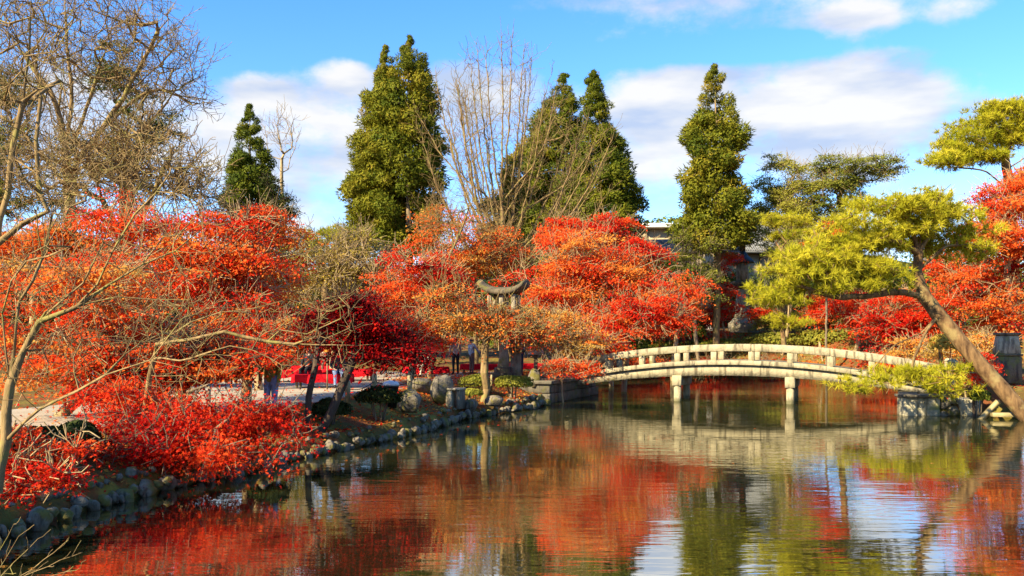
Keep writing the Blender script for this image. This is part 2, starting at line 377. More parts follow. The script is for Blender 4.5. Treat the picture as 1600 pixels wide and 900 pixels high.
# ------------------------------------------------------------------ plants: skeletons and leaves
def unit(v): return v / (np.linalg.norm(v, axis=-1, keepdims=True) + 1e-9)
class Skel:
    conv = 1.55
    def __init__(s): s.p = np.zeros((0, 3)); s.d = np.zeros((0, 3)); s.par = np.zeros(0, int); s.lock = np.zeros(0, bool)
    def chain(s, parent, pts, lock=False):
        pts = np.asarray(pts, float).reshape(-1, 3); n0 = len(s.p); prev = s.p[parent] if parent >= 0 else pts[0] - (pts[1] - pts[0])
        d = unit(np.diff(np.vstack([prev[None], pts]), axis=0))
        par = np.concatenate([[parent], np.arange(n0, n0 + len(pts) - 1)]).astype(int)
        s.p = np.vstack([s.p, pts]); s.d = np.vstack([s.d, d]); s.par = np.concatenate([s.par, par]); s.lock = np.concatenate([s.lock, np.full(len(pts), lock)])
        return len(s.p) - 1
    def path(s, parent, ctrl, step, wob=.0, lock=False):
        """smooth polyline through control points"""
        C = np.asarray([tuple(c) for c in ctrl], float)
        if parent >= 0: C = np.vstack([s.p[parent][None], C])
        E = np.vstack([2 * C[0] - C[1], C, 2 * C[-1] - C[-2]]); out = []
        for i in range(1, len(E) - 2):
            L = np.linalg.norm(E[i + 1] - E[i]); n = max(1, int(L / step))
            for k in range(n):
                u = k / n; p0, p1, p2, p3 = E[i - 1], E[i], E[i + 1], E[i + 2]
                out.append(.5 * (2 * p1 + (p2 - p0) * u + (2 * p0 - 5 * p1 + 4 * p2 - p3) * u * u + (3 * p1 - p0 - 3 * p2 + p3) * u ** 3))
        out.append(E[-2]); out = np.array(out)
        if wob: out[1:] += rng.normal(0, wob, out[1:].shape)
        if parent >= 0: out = out[1:]
        return s.chain(parent, out, lock)
    def grow(s, A, step, wob=.03, sag=0.0, align=.55):
        A = np.asarray(A); free = ~s.lock
        d0 = np.array([np.linalg.norm(s.p[free] - a, axis=1).min() for a in A]); A = A[np.argsort(d0 * rng.uniform(.8, 1.2, len(A)))]
        cap = len(s.p) + len(A) * 12 + 10
        P = np.zeros((cap, 3)); D = np.zeros((cap, 3)); PAR = np.zeros(cap, int); OKN = np.zeros(cap, bool); n = len(s.p)
        P[:n] = s.p; D[:n] = s.d; PAR[:n] = s.par; OKN[:n] = ~s.lock; tips = []
        for a in A:
            v = a - P[:n]; L = np.sqrt((v * v).sum(1)) + 1e-6
            c = L * (1.0 + align * (1 - (v * D[:n]).sum(1) / L)); c[~OKN[:n]] = 1e9
            k = int(np.argmin(c)); L = L[k]; m = int(min(10, max(1, round(L / step))))
            p0 = P[k].copy(); t0 = unit(D[k] * .7 + (a - p0) / L * .6) * L * .8; t1 = (a - p0) * .9; t1[2] -= sag * L
            prev = k
            for q in range(1, m + 1):
                u = q / m; h1 = 2 * u ** 3 - 3 * u * u + 1; h2 = u ** 3 - 2 * u * u + u; h3 = 3 * u * u - 2 * u ** 3; h4 = u ** 3 - u * u
                pt = h1 * p0 + h2 * t0 + h3 * a + h4 * t1
                if q < m: pt = pt + rng.normal(0, wob, 3)
                P[n] = pt; D[n] = unit(pt - P[prev]); PAR[n] = prev; OKN[n] = True; prev = n; n += 1
            tips.append(prev)
        s.p, s.d, s.par = P[:n].copy(), D[:n].copy(), PAR[:n].copy(); s.lock = ~OKN[:n]
        return np.array(tips)
    def twigs(s, idx, k, length, up=.2, seg=2, spread=.9):
        """short side twigs on the given nodes, vectorised"""
        idx = np.repeat(np.asarray(idx), k); d = unit(s.d[idx] + rng.normal(0, spread, (len(idx), 3)) + np.array([0, 0, up])); L = length * rng.uniform(.5, 1.3, len(idx)); par = idx
        for q in range(seg):
            p = s.p[par] + d * (L / seg)[:, None]; n0 = len(s.p)
            s.p = np.vstack([s.p, p]); s.d = np.vstack([s.d, d]); s.par = np.concatenate([s.par, par]); s.lock = np.concatenate([s.lock, np.zeros(len(p), bool)])
            par = np.arange(n0, n0 + len(p)); d = unit(d + rng.normal(0, .28, d.shape) + np.array([0, 0, up * .6]))
        return par
    def radii(s, tip, expo, base=None):
        n = len(s.p); cnt = np.zeros(n); has = np.zeros(n, bool); has[s.par[s.par >= 0]] = True; cnt[~has] = 1
        for i in range(n - 1, 0, -1):
            if s.par[i] >= 0: cnt[s.par[i]] += cnt[i]
        r = tip * np.maximum(cnt, 1) ** expo
        if base: # scale smoothly so that the root gets its measured radius
            r = tip * (base / tip) ** ((np.log(np.maximum(cnt, 1)) / math.log(max(cnt.max(), 2))) ** s.conv)
        s.r = r; s.cnt = cnt
    def mesh(s, b, k_thick=7, k_thin=3, thin=.02):
        ch = np.where(s.par >= 0)[0]; pa = s.par[ch]
        main = np.full(len(s.p), -1); order = np.argsort(s.cnt[ch]); main[pa[order]] = ch[order]     # heaviest child wins
        t = s.d.copy(); hm = main >= 0; t[hm] = unit(s.d[hm] + s.d[main[hm]])
        isM = main[pa] == ch
        T0 = np.where(isM[:, None], t[pa], s.d[ch]); T1 = t[ch]; R0 = np.where(isM, s.r[pa], np.minimum(s.r[pa], s.r[ch] * 1.25)); R1 = s.r[ch]
        ref = np.array([.37, -.61, .70])
        def ring(P, T, Rr, k):
            U = unit(np.cross(T, ref)); V = np.cross(T, U); a = np.arange(k) * 2 * math.pi / k
            return P[:, None] + Rr[:, None, None] * (np.cos(a)[None, :, None] * U[:, None] + np.sin(a)[None, :, None] * V[:, None])
        for sel, k in ((R0 > thin, k_thick), (R0 <= thin, k_thin)):
            m = int(sel.sum())
            if not m: continue
            V = np.concatenate([ring(s.p[pa[sel]], T0[sel], R0[sel], k), ring(s.p[ch[sel]], T1[sel], R1[sel], k)], 1).reshape(-1, 3)
            q = np.arange(k); f = np.stack([q, (q + 1) % k, (q + 1) % k + k, q + k], 1)
            b.raw(V, (np.arange(m)[:, None, None] * 2 * k + f[None]).reshape(-1, 4).astype(np.int32))
        return b

TM = {}
def tmpl(name, pts, faces): TM[name] = (np.array(pts, float), np.array(faces, np.int32))
tmpl('tri', [(-.38, -.45, 0), (.42, -.30, .06), (.02, .62, 0)], [(0, 1, 2)])
tmpl('kite', [(0, -.55, 0), (.36, -.02, .09), (0, .62, 0), (-.36, .02, .09)], [(0, 1, 2, 3)])
def star(n, r0):
    pts = []
    for k in range(n):
        a = math.pi * (.5 + 2 * k / n * .93 + .07); L = .68 if k in (0, 1, n - 1) else .48
        pts.append((L * math.cos(a), L * math.sin(a), -.08)); a2 = a + math.pi / n * .93; pts.append((r0 * math.cos(a2), r0 * math.sin(a2), .04))
    return pts
tmpl('star', star(5, .2), [tuple(range(10))])
tmpl('needle', [(-.045, 0, 0), (.045, 0, 0), (0, 1, 0)], [(0, 1, 2)])
tmpl('sprig', [(-.15, 0, 0), (.15, .1, 0), (.0, 1, 0)], [(0, 1, 2)])

def scatter(b, pos, nrm, size, tm, hue, ydir=None):
    """put a leaf template at every point (vectorised)"""
    T, F = TM[tm]; n = len(pos)
    if ydir is None: ydir = rng.normal(0, 1, (n, 3))
    if nrm is None: nrm = rng.normal(0, 1, (n, 3))
    if tm in ('needle', 'sprig'):
        Yv = unit(ydir); Xv = unit(np.cross(Yv, nrm)); Zv = np.cross(Xv, Yv)
    else:
        Zv = unit(nrm); Xv = unit(np.cross(ydir, Zv)); Yv = np.cross(Zv, Xv)
    s = np.broadcast_to(np.asarray(size, float), (n,)) if np.ndim(size) else np.full(n, size)
    s = s * rng.uniform(.55, 1.45, n)
    V = pos[:, None] + s[:, None, None] * (T[None, :, 0:1] * Xv[:, None] + T[None, :, 1:2] * Yv[:, None] + T[None, :, 2:3] * Zv[:, None])
    Fa = (np.arange(n)[:, None, None] * len(T) + F[None]).reshape(-1, F.shape[1]).astype(np.int32)
    b.raw(V.reshape(-1, 3), Fa, np.repeat(np.clip(hue, 0, 1), len(F)))

def ball(n, shell=.35):
    v = unit(rng.normal(0, 1, (n, 3))); r = rng.uniform(shell ** 3, 1, n) ** (1 / 3); return v * r[:, None]
def blob_m(px, py, rx, ry, Y, deep=None):
    k = Y / FPX; return (np.array(at(px, py, Y)), np.array((rx * k, (deep if deep else (rx + ry) * .5 * k), ry * k)))
def in_blobs(blobs, n, shell=.35):
    vol = np.array([np.prod(r) ** .75 for _, r in blobs]); ch = rng.choice(len(blobs), n, p=vol / vol.sum())
    C = np.array([c for c, _ in blobs])[ch]; Rr = np.array([r for _, r in blobs])[ch]; q = ball(n, shell) * rng.uniform(.85, 1.28, n)[:, None]
    return C + q * Rr, ch, q
def maple_leaves(b, C, n_per, cr, size, tm, hue, hs=.07, flat=.38, up=.55):
    """leaves in flat, slightly drooping sprays round the clump centres"""
    m = len(C); hc = hue + (.05 if hue > .1 else .02) + rng.normal(0, 1, m) * hs * 1.3 + .13 * np.sin(C[:, 0] * 1.7 + 3 * hue * 9) * np.sin(C[:, 2] * 2.1 + C[:, 1] * .9); scale = rng.uniform(.6, 1.35, m); idx = np.repeat(np.arange(m), n_per); n = len(idx)
    o = np.clip(rng.normal(0, 1, (n, 3)), -1.9, 1.9) * np.array([.55, .55, .55 * flat]) * cr * scale[idx][:, None]
    tilt = rng.normal(0, .22, (m, 2))[idx]; o[:, 2] += (o[:, :2] * tilt).sum(1) - .22 * (o[:, :2] ** 2).sum(1) / cr
    nr = rng.normal(0, 1, (n, 3)) * (1 - up); nr[:, 2] += up; nr[:, :2] += np.array((SUN_TO.x, SUN_TO.y)) * up * .5
    scatter(b, C[idx] + o, nr, size, tm, hc[idx] + rng.normal(0, .055, n))

def maple(label, base, blobs, hue, n=150, per=110, cr=.5, size=.10, tm='tri', trunk_r=.13, bark='bark_pale', lean=None, leaf='maple', name='maple_tree', cat='maple tree', group='maples round the pond', hs=.07, twig=2, shell=.3, stems=1, bare=.40, up=.5, clear=.45, flat=.27, fork=None):
    """deciduous tree: skeleton grown towards clump centres, leaf sprays on the tips. base = (px, Y)"""
    Y = base[1]; x = gx(base[0], Y); z = gz(x, Y) - .05; root = empty(name, (x, Y, z), label=label, cat=cat, group=group)
    O = np.array((x, Y, z)); B0 = [blob_m(*q) for q in blobs]; B = []
    for c, r in B0:
        B.append((c, r * .88))
        for _ in range(3 if per else 0):
            v = unit(rng.normal(0, 1, 3) * np.array((1, .6, .9))); B.append((c + v * r * .85, r * np.array((.46, .5, .34)) * rng.uniform(.7, 1.2)))
    cen = sum(c * np.prod(r) for c, r in B) / sum(np.prod(r) for _, r in B); low = min(c[2] - r[2] * .6 for c, r in B)
    sk = Skel()
    for st in range(stems):
        fork_c = np.array((x * .5 + cen[0] * .5 + rng.normal(0, .15) + (st - (stems - 1) / 2) * .9, Y * .5 + cen[1] * .5, max(z + .9, min(low + .2, cen[2] - .3))))
        if fork: fork_z = z + fork; fork_p = np.array((x * .8 + cen[0] * .2, Y * .8 + cen[1] * .2, fork_z)); fork_v = fork_p
        else: fork_v = fork_c
        if lean is not None: fork_v = fork_v + np.array(lean)
        mid = O * .55 + fork_v * .45 + rng.normal(0, .12, 3) * np.array((1, 1, 0)); p0 = O + np.array(((st - (stems - 1) / 2) * .22, 0, 0))
        e = sk.path(-1, [p0, mid, fork_v], .3, .012, lock=True); sk.lock[-3:] = False
        sk.path(e, [fork_v * .45 + cen * .55 + rng.normal(0, .2, 3)], .35, .03)
    C, ch, q = in_blobs(B, int(n * (.80 if leaf == 'maple' else 1)), shell)
    tips = sk.grow(C, .38, .035, align=.6)
    if twig: sk.twigs(tips, twig + 3, cr * 1.6, .15, 2)
    sk.radii(.007 if Y < 22 else .010, .42, trunk_r)
    sk.p -= O; sk.mesh(MB_ := MB()); MB_.build('trunk', M[bark], root, smooth=True)
    keep = rng.random(len(C)) > bare; Cl = (C - O)[keep]
    if per:
        b = MB(); maple_leaves(b, Cl, int(per * (2.15 if leaf == 'maple' else 1.7)), cr * (1.5 if leaf == 'maple' else 1.2), size * .70, tm, hue, hs, up=up, flat=flat * (.72 if leaf == 'maple' else 1)); b.build('crown', M[leaf], root, hue=True)
    return root

def cedar(label, px, Y, top, prof, n=150, per=95, hue=.5, cr=.62, name='cedar_tree', gapn=.32, trunk_r=.26, bark='bark_grey', size=.15, lit=None):
    """tall columnar cedar; top = pixel row of the tip, prof = [(row, left px, right px)] of the crown outline"""
    x = gx(px, Y); z = gz(x, Y) - .1; k = Y / FPX; root = empty(name, (x, Y, z), label=label, cat='cedar tree', group='tall cedars behind the maples')
    O = np.array((x, Y, z)); zt = EYE + (HOR - top) * k
    rows = np.array([EYE + (HOR - r[0]) * k for r in prof])[::-1]; L = np.array([(r[1] - px) * k for r in prof])[::-1]; Rr = np.array([(r[2] - px) * k for r in prof])[::-1]
    sk = Skel(); e = sk.path(-1, [O, O + (0.1, 0, (rows[0] - z) * .6), (x + .1, Y, rows[0])], .8, .01, lock=True); sk.path(e, [(x, Y, zt - .3)], .7, .02)
    n = int(n * 1.75); gz_ = np.linspace(rows[0], zt - .3, 200); wz = np.clip((np.interp(gz_, rows, Rr) - np.interp(gz_, rows, L)) / 2, .25, None) ** 1.25; zz = rng.choice(gz_, n, p=wz / wz.sum()) + rng.uniform(-.1, .1, n)
    a = rng.uniform(0, 2 * math.pi, n); half = (np.interp(zz, rows, Rr) - np.interp(zz, rows, L)) / 2; mid = (np.interp(zz, rows, Rr) + np.interp(zz, rows, L)) / 2
    lump = 1 + .16 * np.sin(zz * 2.1 + a * 2) + .10 * np.sin(zz * 4.3 - a * 3 + px)
    rr = np.clip(half - cr * .55, .08, None) * rng.uniform(.30, 1, n) ** .40 * lump
    C = np.column_stack([x + mid + rr * np.cos(a), Y + rr * np.sin(a), zz - rr * .10])
    nt = 9; zt_ = np.linspace(zt - .25, zt - (zt - rows[0]) * .16, nt); at_ = rng.uniform(0, 6.28, nt); rt = np.linspace(.03, .5, nt)      # closed leader at the tip
    C = np.vstack([C, np.column_stack([x + np.interp(zt_, rows, (L + Rr) / 2) + rt * np.cos(at_) * .5, Y + rt * np.sin(at_) * .5, zt_])]); a = np.concatenate([a, at_]); rr = np.concatenate([rr, rt]); half = np.concatenate([half, np.linspace(.55, 1.3, nt)]); zz = np.concatenate([zz, zt_]); n += nt
    keep = ~((rng.random(n) < gapn) & (np.sin(zz * 1.9 + a * 3 + px) > .35)); C = C[keep]; a = a[keep]; rr = rr[keep]; half = half[keep]
    sk.grow(C, .6, .03, sag=.1, align=.2); sk.radii(.018, .4, trunk_r); sk.p -= O; sk.mesh(b := MB(), 6, 3, .03); b.build('trunk', M[bark], root, smooth=True)
    m = len(C); sc = np.clip(half / 1.9, .28, 1.1) * rng.uniform(.6, 1.3, m); ix = np.repeat(np.arange(m), per); q = ball(len(ix), .7); off = q * np.array((1, 1, .85)) * (cr * sc[ix])[:, None]
    dr = unit(q * 1.3 + np.array((0, 0, .35)) + rng.normal(0, .35, off.shape))
    hc = hue + rng.normal(0, .11, m); b = MB()
    scatter(b, (C - O)[ix] + off, unit(unit(q) + np.array((0, 0, .15)) + rng.normal(0, .34, q.shape)), size * np.clip(sc[ix], .6, 1.1), 'tri', hc[ix] + rng.normal(0, .07, len(ix)), dr)
    jx = np.repeat(np.arange(m), 45); q = unit(rng.normal(0, 1, (len(jx), 3))); out = np.column_stack([np.cos(a), np.sin(a), np.full(m, .35)])[jx]      # feathery shoot tips
    scatter(b, (C - O)[jx] + q * np.array((1, 1, .85)) * (cr * .92 * sc[jx])[:, None], None, .26 * np.clip(sc[jx], .5, 1.1), 'sprig', hc[jx] + rng.normal(0, .08, len(jx)), unit(q + out * .5))
    b.build('crown', M['cedar'], root, hue=True); return root

def pads(b, C, r, tufts, needles, size, hue, flat=.35, hs=.12):
    """pine foliage: flat pads of upward needle tufts"""
    m = len(C); ix = np.repeat(np.arange(m), tufts); q = ball(len(ix), .1); P = C[ix] + q * np.array((1, 1, flat)) * (r * rng.uniform(.7, 1.3, m))[ix][:, None]
    hc = (hue + rng.normal(0, hs, m))[ix] + rng.normal(0, .06, len(ix)); jx = np.repeat(np.arange(len(ix)), needles)
    d = unit(rng.normal(0, 1, (len(jx), 3)) + np.array((0, 0, .75)) + q[jx] * .7)
    scatter(b, P[jx], None, size, 'needle', hc[jx] + rng.normal(0, .05, len(jx)), d)

def pine(label, limbs, blobs, n, r, tufts, needles, size, hue, trunk_r, base=None, name='pine_tree', group='garden pines', tip=.012, flat=.35, clear=4, shell=.3, cat='pine tree', bark='bark_pine'):
    """limbs = list of (parent limb or -1, fraction, control points in world space)"""
    O = np.array(limbs[0][2][0], float); root = empty(name, O, label=label, cat=cat, group=group); sk = Skel(); spans = []
    for par, fr, pts in limbs:
        if par < 0: n0 = len(sk.p); sk.path(-1, pts, .3, .01)
        else:
            a, e = spans[par]; n0 = len(sk.p); sk.path(int(a + (e - a) * fr), pts, .3, .012)
        spans.append((n0, len(sk.p) - 1))
    sk.lock[:min(clear, spans[0][1])] = True
    C, ch, q = in_blobs([blob_m(*k) for k in blobs], n, shell); tips = sk.grow(C, .35, .04, align=.5); sk.twigs(tips, 2, r * .8, .2)
    sk.radii(tip, .42, trunk_r); sk.p -= O; sk.mesh(b := MB(), 9, 3, .03); b.build('trunk', M[bark], root, smooth=True)
    b = MB(); pads(b, C - O, r, tufts, needles, size, hue, flat); b.build('crown', M['pine'], root, hue=True); return root

def shrub(label, px, py, rx, ry, Y, leaf='dull', hue=.5, n=2200, size=.07, tm='kite', name='shrub', group='clipped shrubs', deep=None, stems=7, bark='bark_grey', cat='shrub'):
    c, r = blob_m(px, py, rx, ry, Y, deep); z = gz(c[0], Y); root = empty(name, (c[0], Y, z), label=label, cat=cat, group=group); O = np.array((c[0], Y, z - .03))
    for k in range(stems):
        a = rng.uniform(0, 6.28); q = np.array((math.cos(a), math.sin(a), 0)); p0 = O + q * r * .2; p1 = c + q * r * .45 + (0, 0, r[2] * .35); m_ = (p0 + p1) / 2 + rng.normal(0, .02, 3)
        MB().tube([p0 - O, m_ - O, p1 - O], [.022, .017, .010], 5).build('stem', M[bark], root, smooth=True)
    v = unit(rng.normal(0, 1, (n, 3))); v[:, 2] = np.where(v[:, 2] < -.35, -v[:, 2], v[:, 2])
    lump = 1 + .07 * np.sin(v[:, 0] * 5 + px) + .06 * np.sin(v[:, 1] * 6 + v[:, 2] * 4)
    P = c + v * r * (lump * rng.uniform(.78, 1.04, n))[:, None]; b = MB()
    scatter(b, P - O, v + rng.normal(0, .45, v.shape), size, tm, hue + rng.normal(0, .17, n)); b.build('foliage', M[leaf], root, hue=True); return root

# ------------------------------------------------------------------ bridge and stone quays
def build_bridge():
    rz = math.atan2(-.38, .925); root = empty('stone_bridge', (8.33, 33.9, 0), rz, label='pale arched stone footbridge with open balustrade crossing the pond', cat='bridge')
    rail = lambda s: 2.212 - .0153 * (s - .2) ** 2
    deck = lambda s: 1.60 - .0162 * s * s
    girb = lambda s: 1.02 - .0125 * s * s
    def beam(s0, s1, y0, y1, top, bot, n=10):
        b = MB(); V = []; F = []
        for i in range(n + 1):
            s = s0 + (s1 - s0) * i / n; V += [(s, y0, bot(s)), (s, y1, bot(s)), (s, y1, top(s)), (s, y0, top(s))]
        for i in range(n):
            o = i * 4
            for k in range(4): F.append((o + k, o + (k + 1) % 4, o + 4 + (k + 1) % 4, o + 4 + k))
        F += [(3, 2, 1, 0), (n * 4, n * 4 + 1, n * 4 + 2, n * 4 + 3)]
        return b.raw(V, F)
    W = 1.95; posts = [-2.1 + 1.4 * k for k in range(-3, 7)]
    cuts = [-7.3, -4.9, -2.1, .7, 3.5, 7.3]
    for y0 in (-.02, W - .24):
        for a, c in zip(cuts[:-1], cuts[1:]):
            beam(a + .006, c - .006, y0, y0 + .26, rail, lambda s: rail(s) - .27, 8).build('handrail', M['bridge'], root, bevel=.02, fix=True)
        for s in posts:
            MB().box((s, y0 + .13, (deck(s) + rail(s) - .27) / 2), (.215, .20, rail(s) - .27 - deck(s) + .02)).build('baluster', M['bridge'], root, bevel=.012)
    for s in (-7.35, 7.35):
        for y in (.11, W - .11):
            MB().box((s + math.copysign(.16, s), y, 1.05), (.30, .30, 1.1)).box((s + math.copysign(.16, s), y, 1.65), (.36, .36, .1), taper=.6).build('end_post', M['bridge'], root, bevel=.015)
    cuts = [-7.0, -4.2, -1.4, 1.4, 4.2, 7.0]
    for a, c in zip(cuts[:-1], cuts[1:]):
        beam(a + .004, c - .004, -.10, W + .10, deck, lambda s: deck(s) - .17, 8).build('deck_slab', M['bridge'], root, bevel=.012, fix=True)
    for y in (.04, W - .30):
        beam(-6.6, 6.9, y, y + .26, lambda s: deck(s) - .17, girb, 24).build('girder', M['bridge'], root, fix=True)
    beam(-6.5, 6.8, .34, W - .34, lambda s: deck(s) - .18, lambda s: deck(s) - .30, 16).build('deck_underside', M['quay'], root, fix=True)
    for s in (-2.1, 2.1):
        MB().box((s, W / 2, .80), (.36, W + .12, .40)).build('pier_beam', M['bridge'], root, bevel=.015)
        for y in (.12, W - .12):
            MB().lathe([(.155, -1.2), (.15, .0), (.145, .60)], 14, (s, y, 0)).build('pier_column', M['bridge'], root, smooth=False)
    # left landing quay
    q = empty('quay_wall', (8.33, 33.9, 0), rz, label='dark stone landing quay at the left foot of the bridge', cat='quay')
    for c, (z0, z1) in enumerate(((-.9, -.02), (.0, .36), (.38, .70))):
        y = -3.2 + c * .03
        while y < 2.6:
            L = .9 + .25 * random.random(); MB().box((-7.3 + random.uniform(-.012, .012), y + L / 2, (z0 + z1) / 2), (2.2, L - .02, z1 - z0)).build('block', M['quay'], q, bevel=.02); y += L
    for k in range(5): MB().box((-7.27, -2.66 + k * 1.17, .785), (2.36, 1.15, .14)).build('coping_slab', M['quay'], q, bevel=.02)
    # right landing wall
    q = empty('retaining_wall', (12.35, 28.15, 0), 0, label='sunlit pale stone retaining wall on the water at right below the pine', cat='retaining wall')
    MB().box((.56, .32, .0), (1.10, .6, 1.1)).build('block', M['block'], q, bevel=.025)
    MB().box((2.12, .34, .02), (.66, .6, 1.02)).build('block', M['block'], q, bevel=.03)
    MB().box((.60, .30, .605), (1.32, .75, .09)).build('coping_slab', M['quay'], q, bevel=.02)
    for x, z, s in ((1.25, -.05, .24), (1.32, .32, .2), (1.56, .12, .25), (1.6, .45, .17), (1.62, -.2, .2), (1.22, .52, .15)):
        inst('stone', STONES[int(s * 100) % 3], q, (x, .2, z), (0, 0, x * 9), (s, s, s * .85))
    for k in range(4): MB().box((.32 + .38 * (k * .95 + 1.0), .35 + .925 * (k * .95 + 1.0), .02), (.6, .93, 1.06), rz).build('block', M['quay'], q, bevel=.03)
    return root

def make_rocks():
    from mathutils import noise as mn
    out = []
    for v in range(4):
        bm = bmesh.new(); bmesh.ops.create_icosphere(bm, subdivisions=3, radius=1.0); off = Vector((v * 7.1, v * 3.3, v * 5.7)); e = random.Random(v)
        cuts = [(Vector((e.gauss(0, 1), e.gauss(0, 1), e.gauss(0, 1))).normalized(), e.uniform(.62, .85)) for _ in range(7)]
        for w_ in bm.verts:
            c = w_.co.copy(); k = 1 + .30 * mn.noise(c * 1.1 + off) + .12 * mn.noise(c * 2.7 + off) + .05 * mn.noise(c * 6 + off); p = c * k
            for nrm, dd in cuts:        # a few worn flat faces
                h = p.dot(nrm) - dd
                if h > 0: p -= nrm * h * .8
            w_.co = Vector((p.x * 1.1, p.y * .95, p.z * .95))
        me = bpy.data.meshes.new('stone'); bm.to_mesh(me); bm.free(); me.materials.append(M['rock'])
        me.polygons.foreach_set('use_smooth', np.ones(len(me.polygons), bool)); out.append(me)
    return out
STONES = make_rocks()
BRIDGE = build_bridge()

def shore_stones():
    e = empty('shore_edging', (-5, 12, 0), label='row of rounded grey stones edging the left bank at the waterline', cat='stone edging')
    pts = [Vector((*p, 0)) for p in POND[2:16]]; acc = 0; i = 0; pos = pts[0].copy()
    seg = [(pts[k], pts[k + 1]) for k in range(len(pts) - 1)]
    for a, c in seg:
        L = (c - a).length; d = (c - a) / L; nrm = Vector((-d.y, d.x, 0)); t = acc
        while t < L:
            s = random.choice((random.uniform(.05, .10), random.uniform(.08, .16))); p = a + d * t - nrm * random.uniform(-.10, .04) * -1
            inst('stone', STONES[random.randrange(4)], e, (p.x + 5, p.y - 12, random.uniform(.03, .17)), (random.uniform(-.3, .3), random.uniform(-.3, .3), random.uniform(0, 6)), (s, s * random.uniform(.8, 1.1), s * random.uniform(.8, 1.35)))
            if random.random() < .55:
                s2 = s * .8; p2 = p + nrm * .26
                inst('stone', STONES[random.randrange(4)], e, (p2.x + 5, p2.y - 12, .30 + random.uniform(-.04, .05)), (0, random.uniform(-.3, .3), random.uniform(0, 6)), (s2, s2, s2 * .9))
            t += s * 1.72
        acc = t - L
    return e
shore_stones()

def boulder(label, px, py, rx, ry, Y, v=0, mat='rock'):
    c, r = blob_m(px, py, rx, ry, Y); z = gz(c[0], Y); me = STONES[v].copy(); me.materials.clear(); me.materials.append(M[mat])
    o = inst('boulder', me, None, (c[0], Y, max(c[2], z + r[2] * .3)), (.1 * v, .15, v * 1.7 + px), (r[0], r[0] * .9, r[2])); return tag(o, label, 'boulder', 'garden boulders on the left bank')
boulder('big mossy upright boulder left of the square stone post', 690, 606, 17, 25, 27, 1)
boulder('dark mossy boulder behind the stones at the pond edge', 640, 630, 20, 21, 24, 2)
boulder('flat grey boulder between two big mossy ones', 662, 603, 20, 16, 28.5, 3)
boulder('brownish boulder beside the small pink maple near the bridge', 834, 592, 13, 17, 33.8, 0, 'rock')
boulder('low pale boulder at the foot of the forked orange maple', 772, 628, 16, 10, 28.2, 2, 'rock')
boulder('small lichen covered boulder on the bank below the stone post', 735, 633, 15, 12, 27.3, 1)

# ------------------------------------------------------------------ stone lanterns, posts, buildings
def curved_cap(b, w, d, z, th, lift):
    n = 14; V = []; F = []
    for i in range(n + 1):
        u = -1 + 2 * i / n
        for j in range(5):
            v = -1 + 2 * j / 4; zz = z + lift * abs(u) ** 2.8 - .10 * v * v
            V += [(u * w / 2, v * d / 2 * (1 + .12 * abs(u)), zz + th * (1 - .35 * abs(v) ** 2)), (u * w / 2 * .97, v * d / 2, zz - (.05 if abs(v) < .9 else 0))]
    def id_(i, j, k): return (i * 5 + j) * 2 + k
    for i in range(n):
        for j in range(4):
            F.append((id_(i, j, 0), id_(i + 1, j, 0), id_(i + 1, j + 1, 0), id_(i, j + 1, 0))); F.append((id_(i, j, 1), id_(i, j + 1, 1), id_(i + 1, j + 1, 1), id_(i + 1, j, 1)))
        for j, fl in ((0, 0), (4, 1)): F.append((id_(i, j, 0), id_(i, j, 1), id_(i + 1, j, 1), id_(i + 1, j, 0)))
    for i in (0, n):
        for j in range(4): F.append((id_(i, j, 0), id_(i, j + 1, 0), id_(i, j + 1, 1), id_(i, j, 1)))
    return b.raw(V, F)
def big_lantern():
    Y = 37; x = gx(787, Y); z = gz(x, Y); t = empty('stone_lantern', (x, Y, z), R(-14), label='tall stone lantern with swept-up roof standing among the orange maples', cat='stone lantern')
    zc = EYE + (HOR - 460) * Y / FPX - z
    curved_cap(MB(), 1.95, 1.2, zc + .08, .22, .34).build('roof_cap', M['darkstone'], t, fix=True)
    for sx in (-.5, .0, .5):
        for sy in (-.35, .35): MB().box((sx, sy, zc - .32), (.17, .17, .60)).build('firebox_post', M['lantern'], t, bevel=.012)
    MB().box((0, 0, zc - .70), (1.35, .95, .13), taper=1.06).build('platform', M['darkstone'], t, bevel=.03)
    MB().lathe([(.27, .45), (.21, .8), (.20, zc - 1.3), (.32, zc - .95), (.42, zc - .78)], 12).build('shaft', M['lantern'], t)
    MB().lathe([(.55, 0), (.55, .2), (.42, .24), (.40, .42), (.3, .46)], 6).build('base', M['darkstone'], t)
big_lantern()
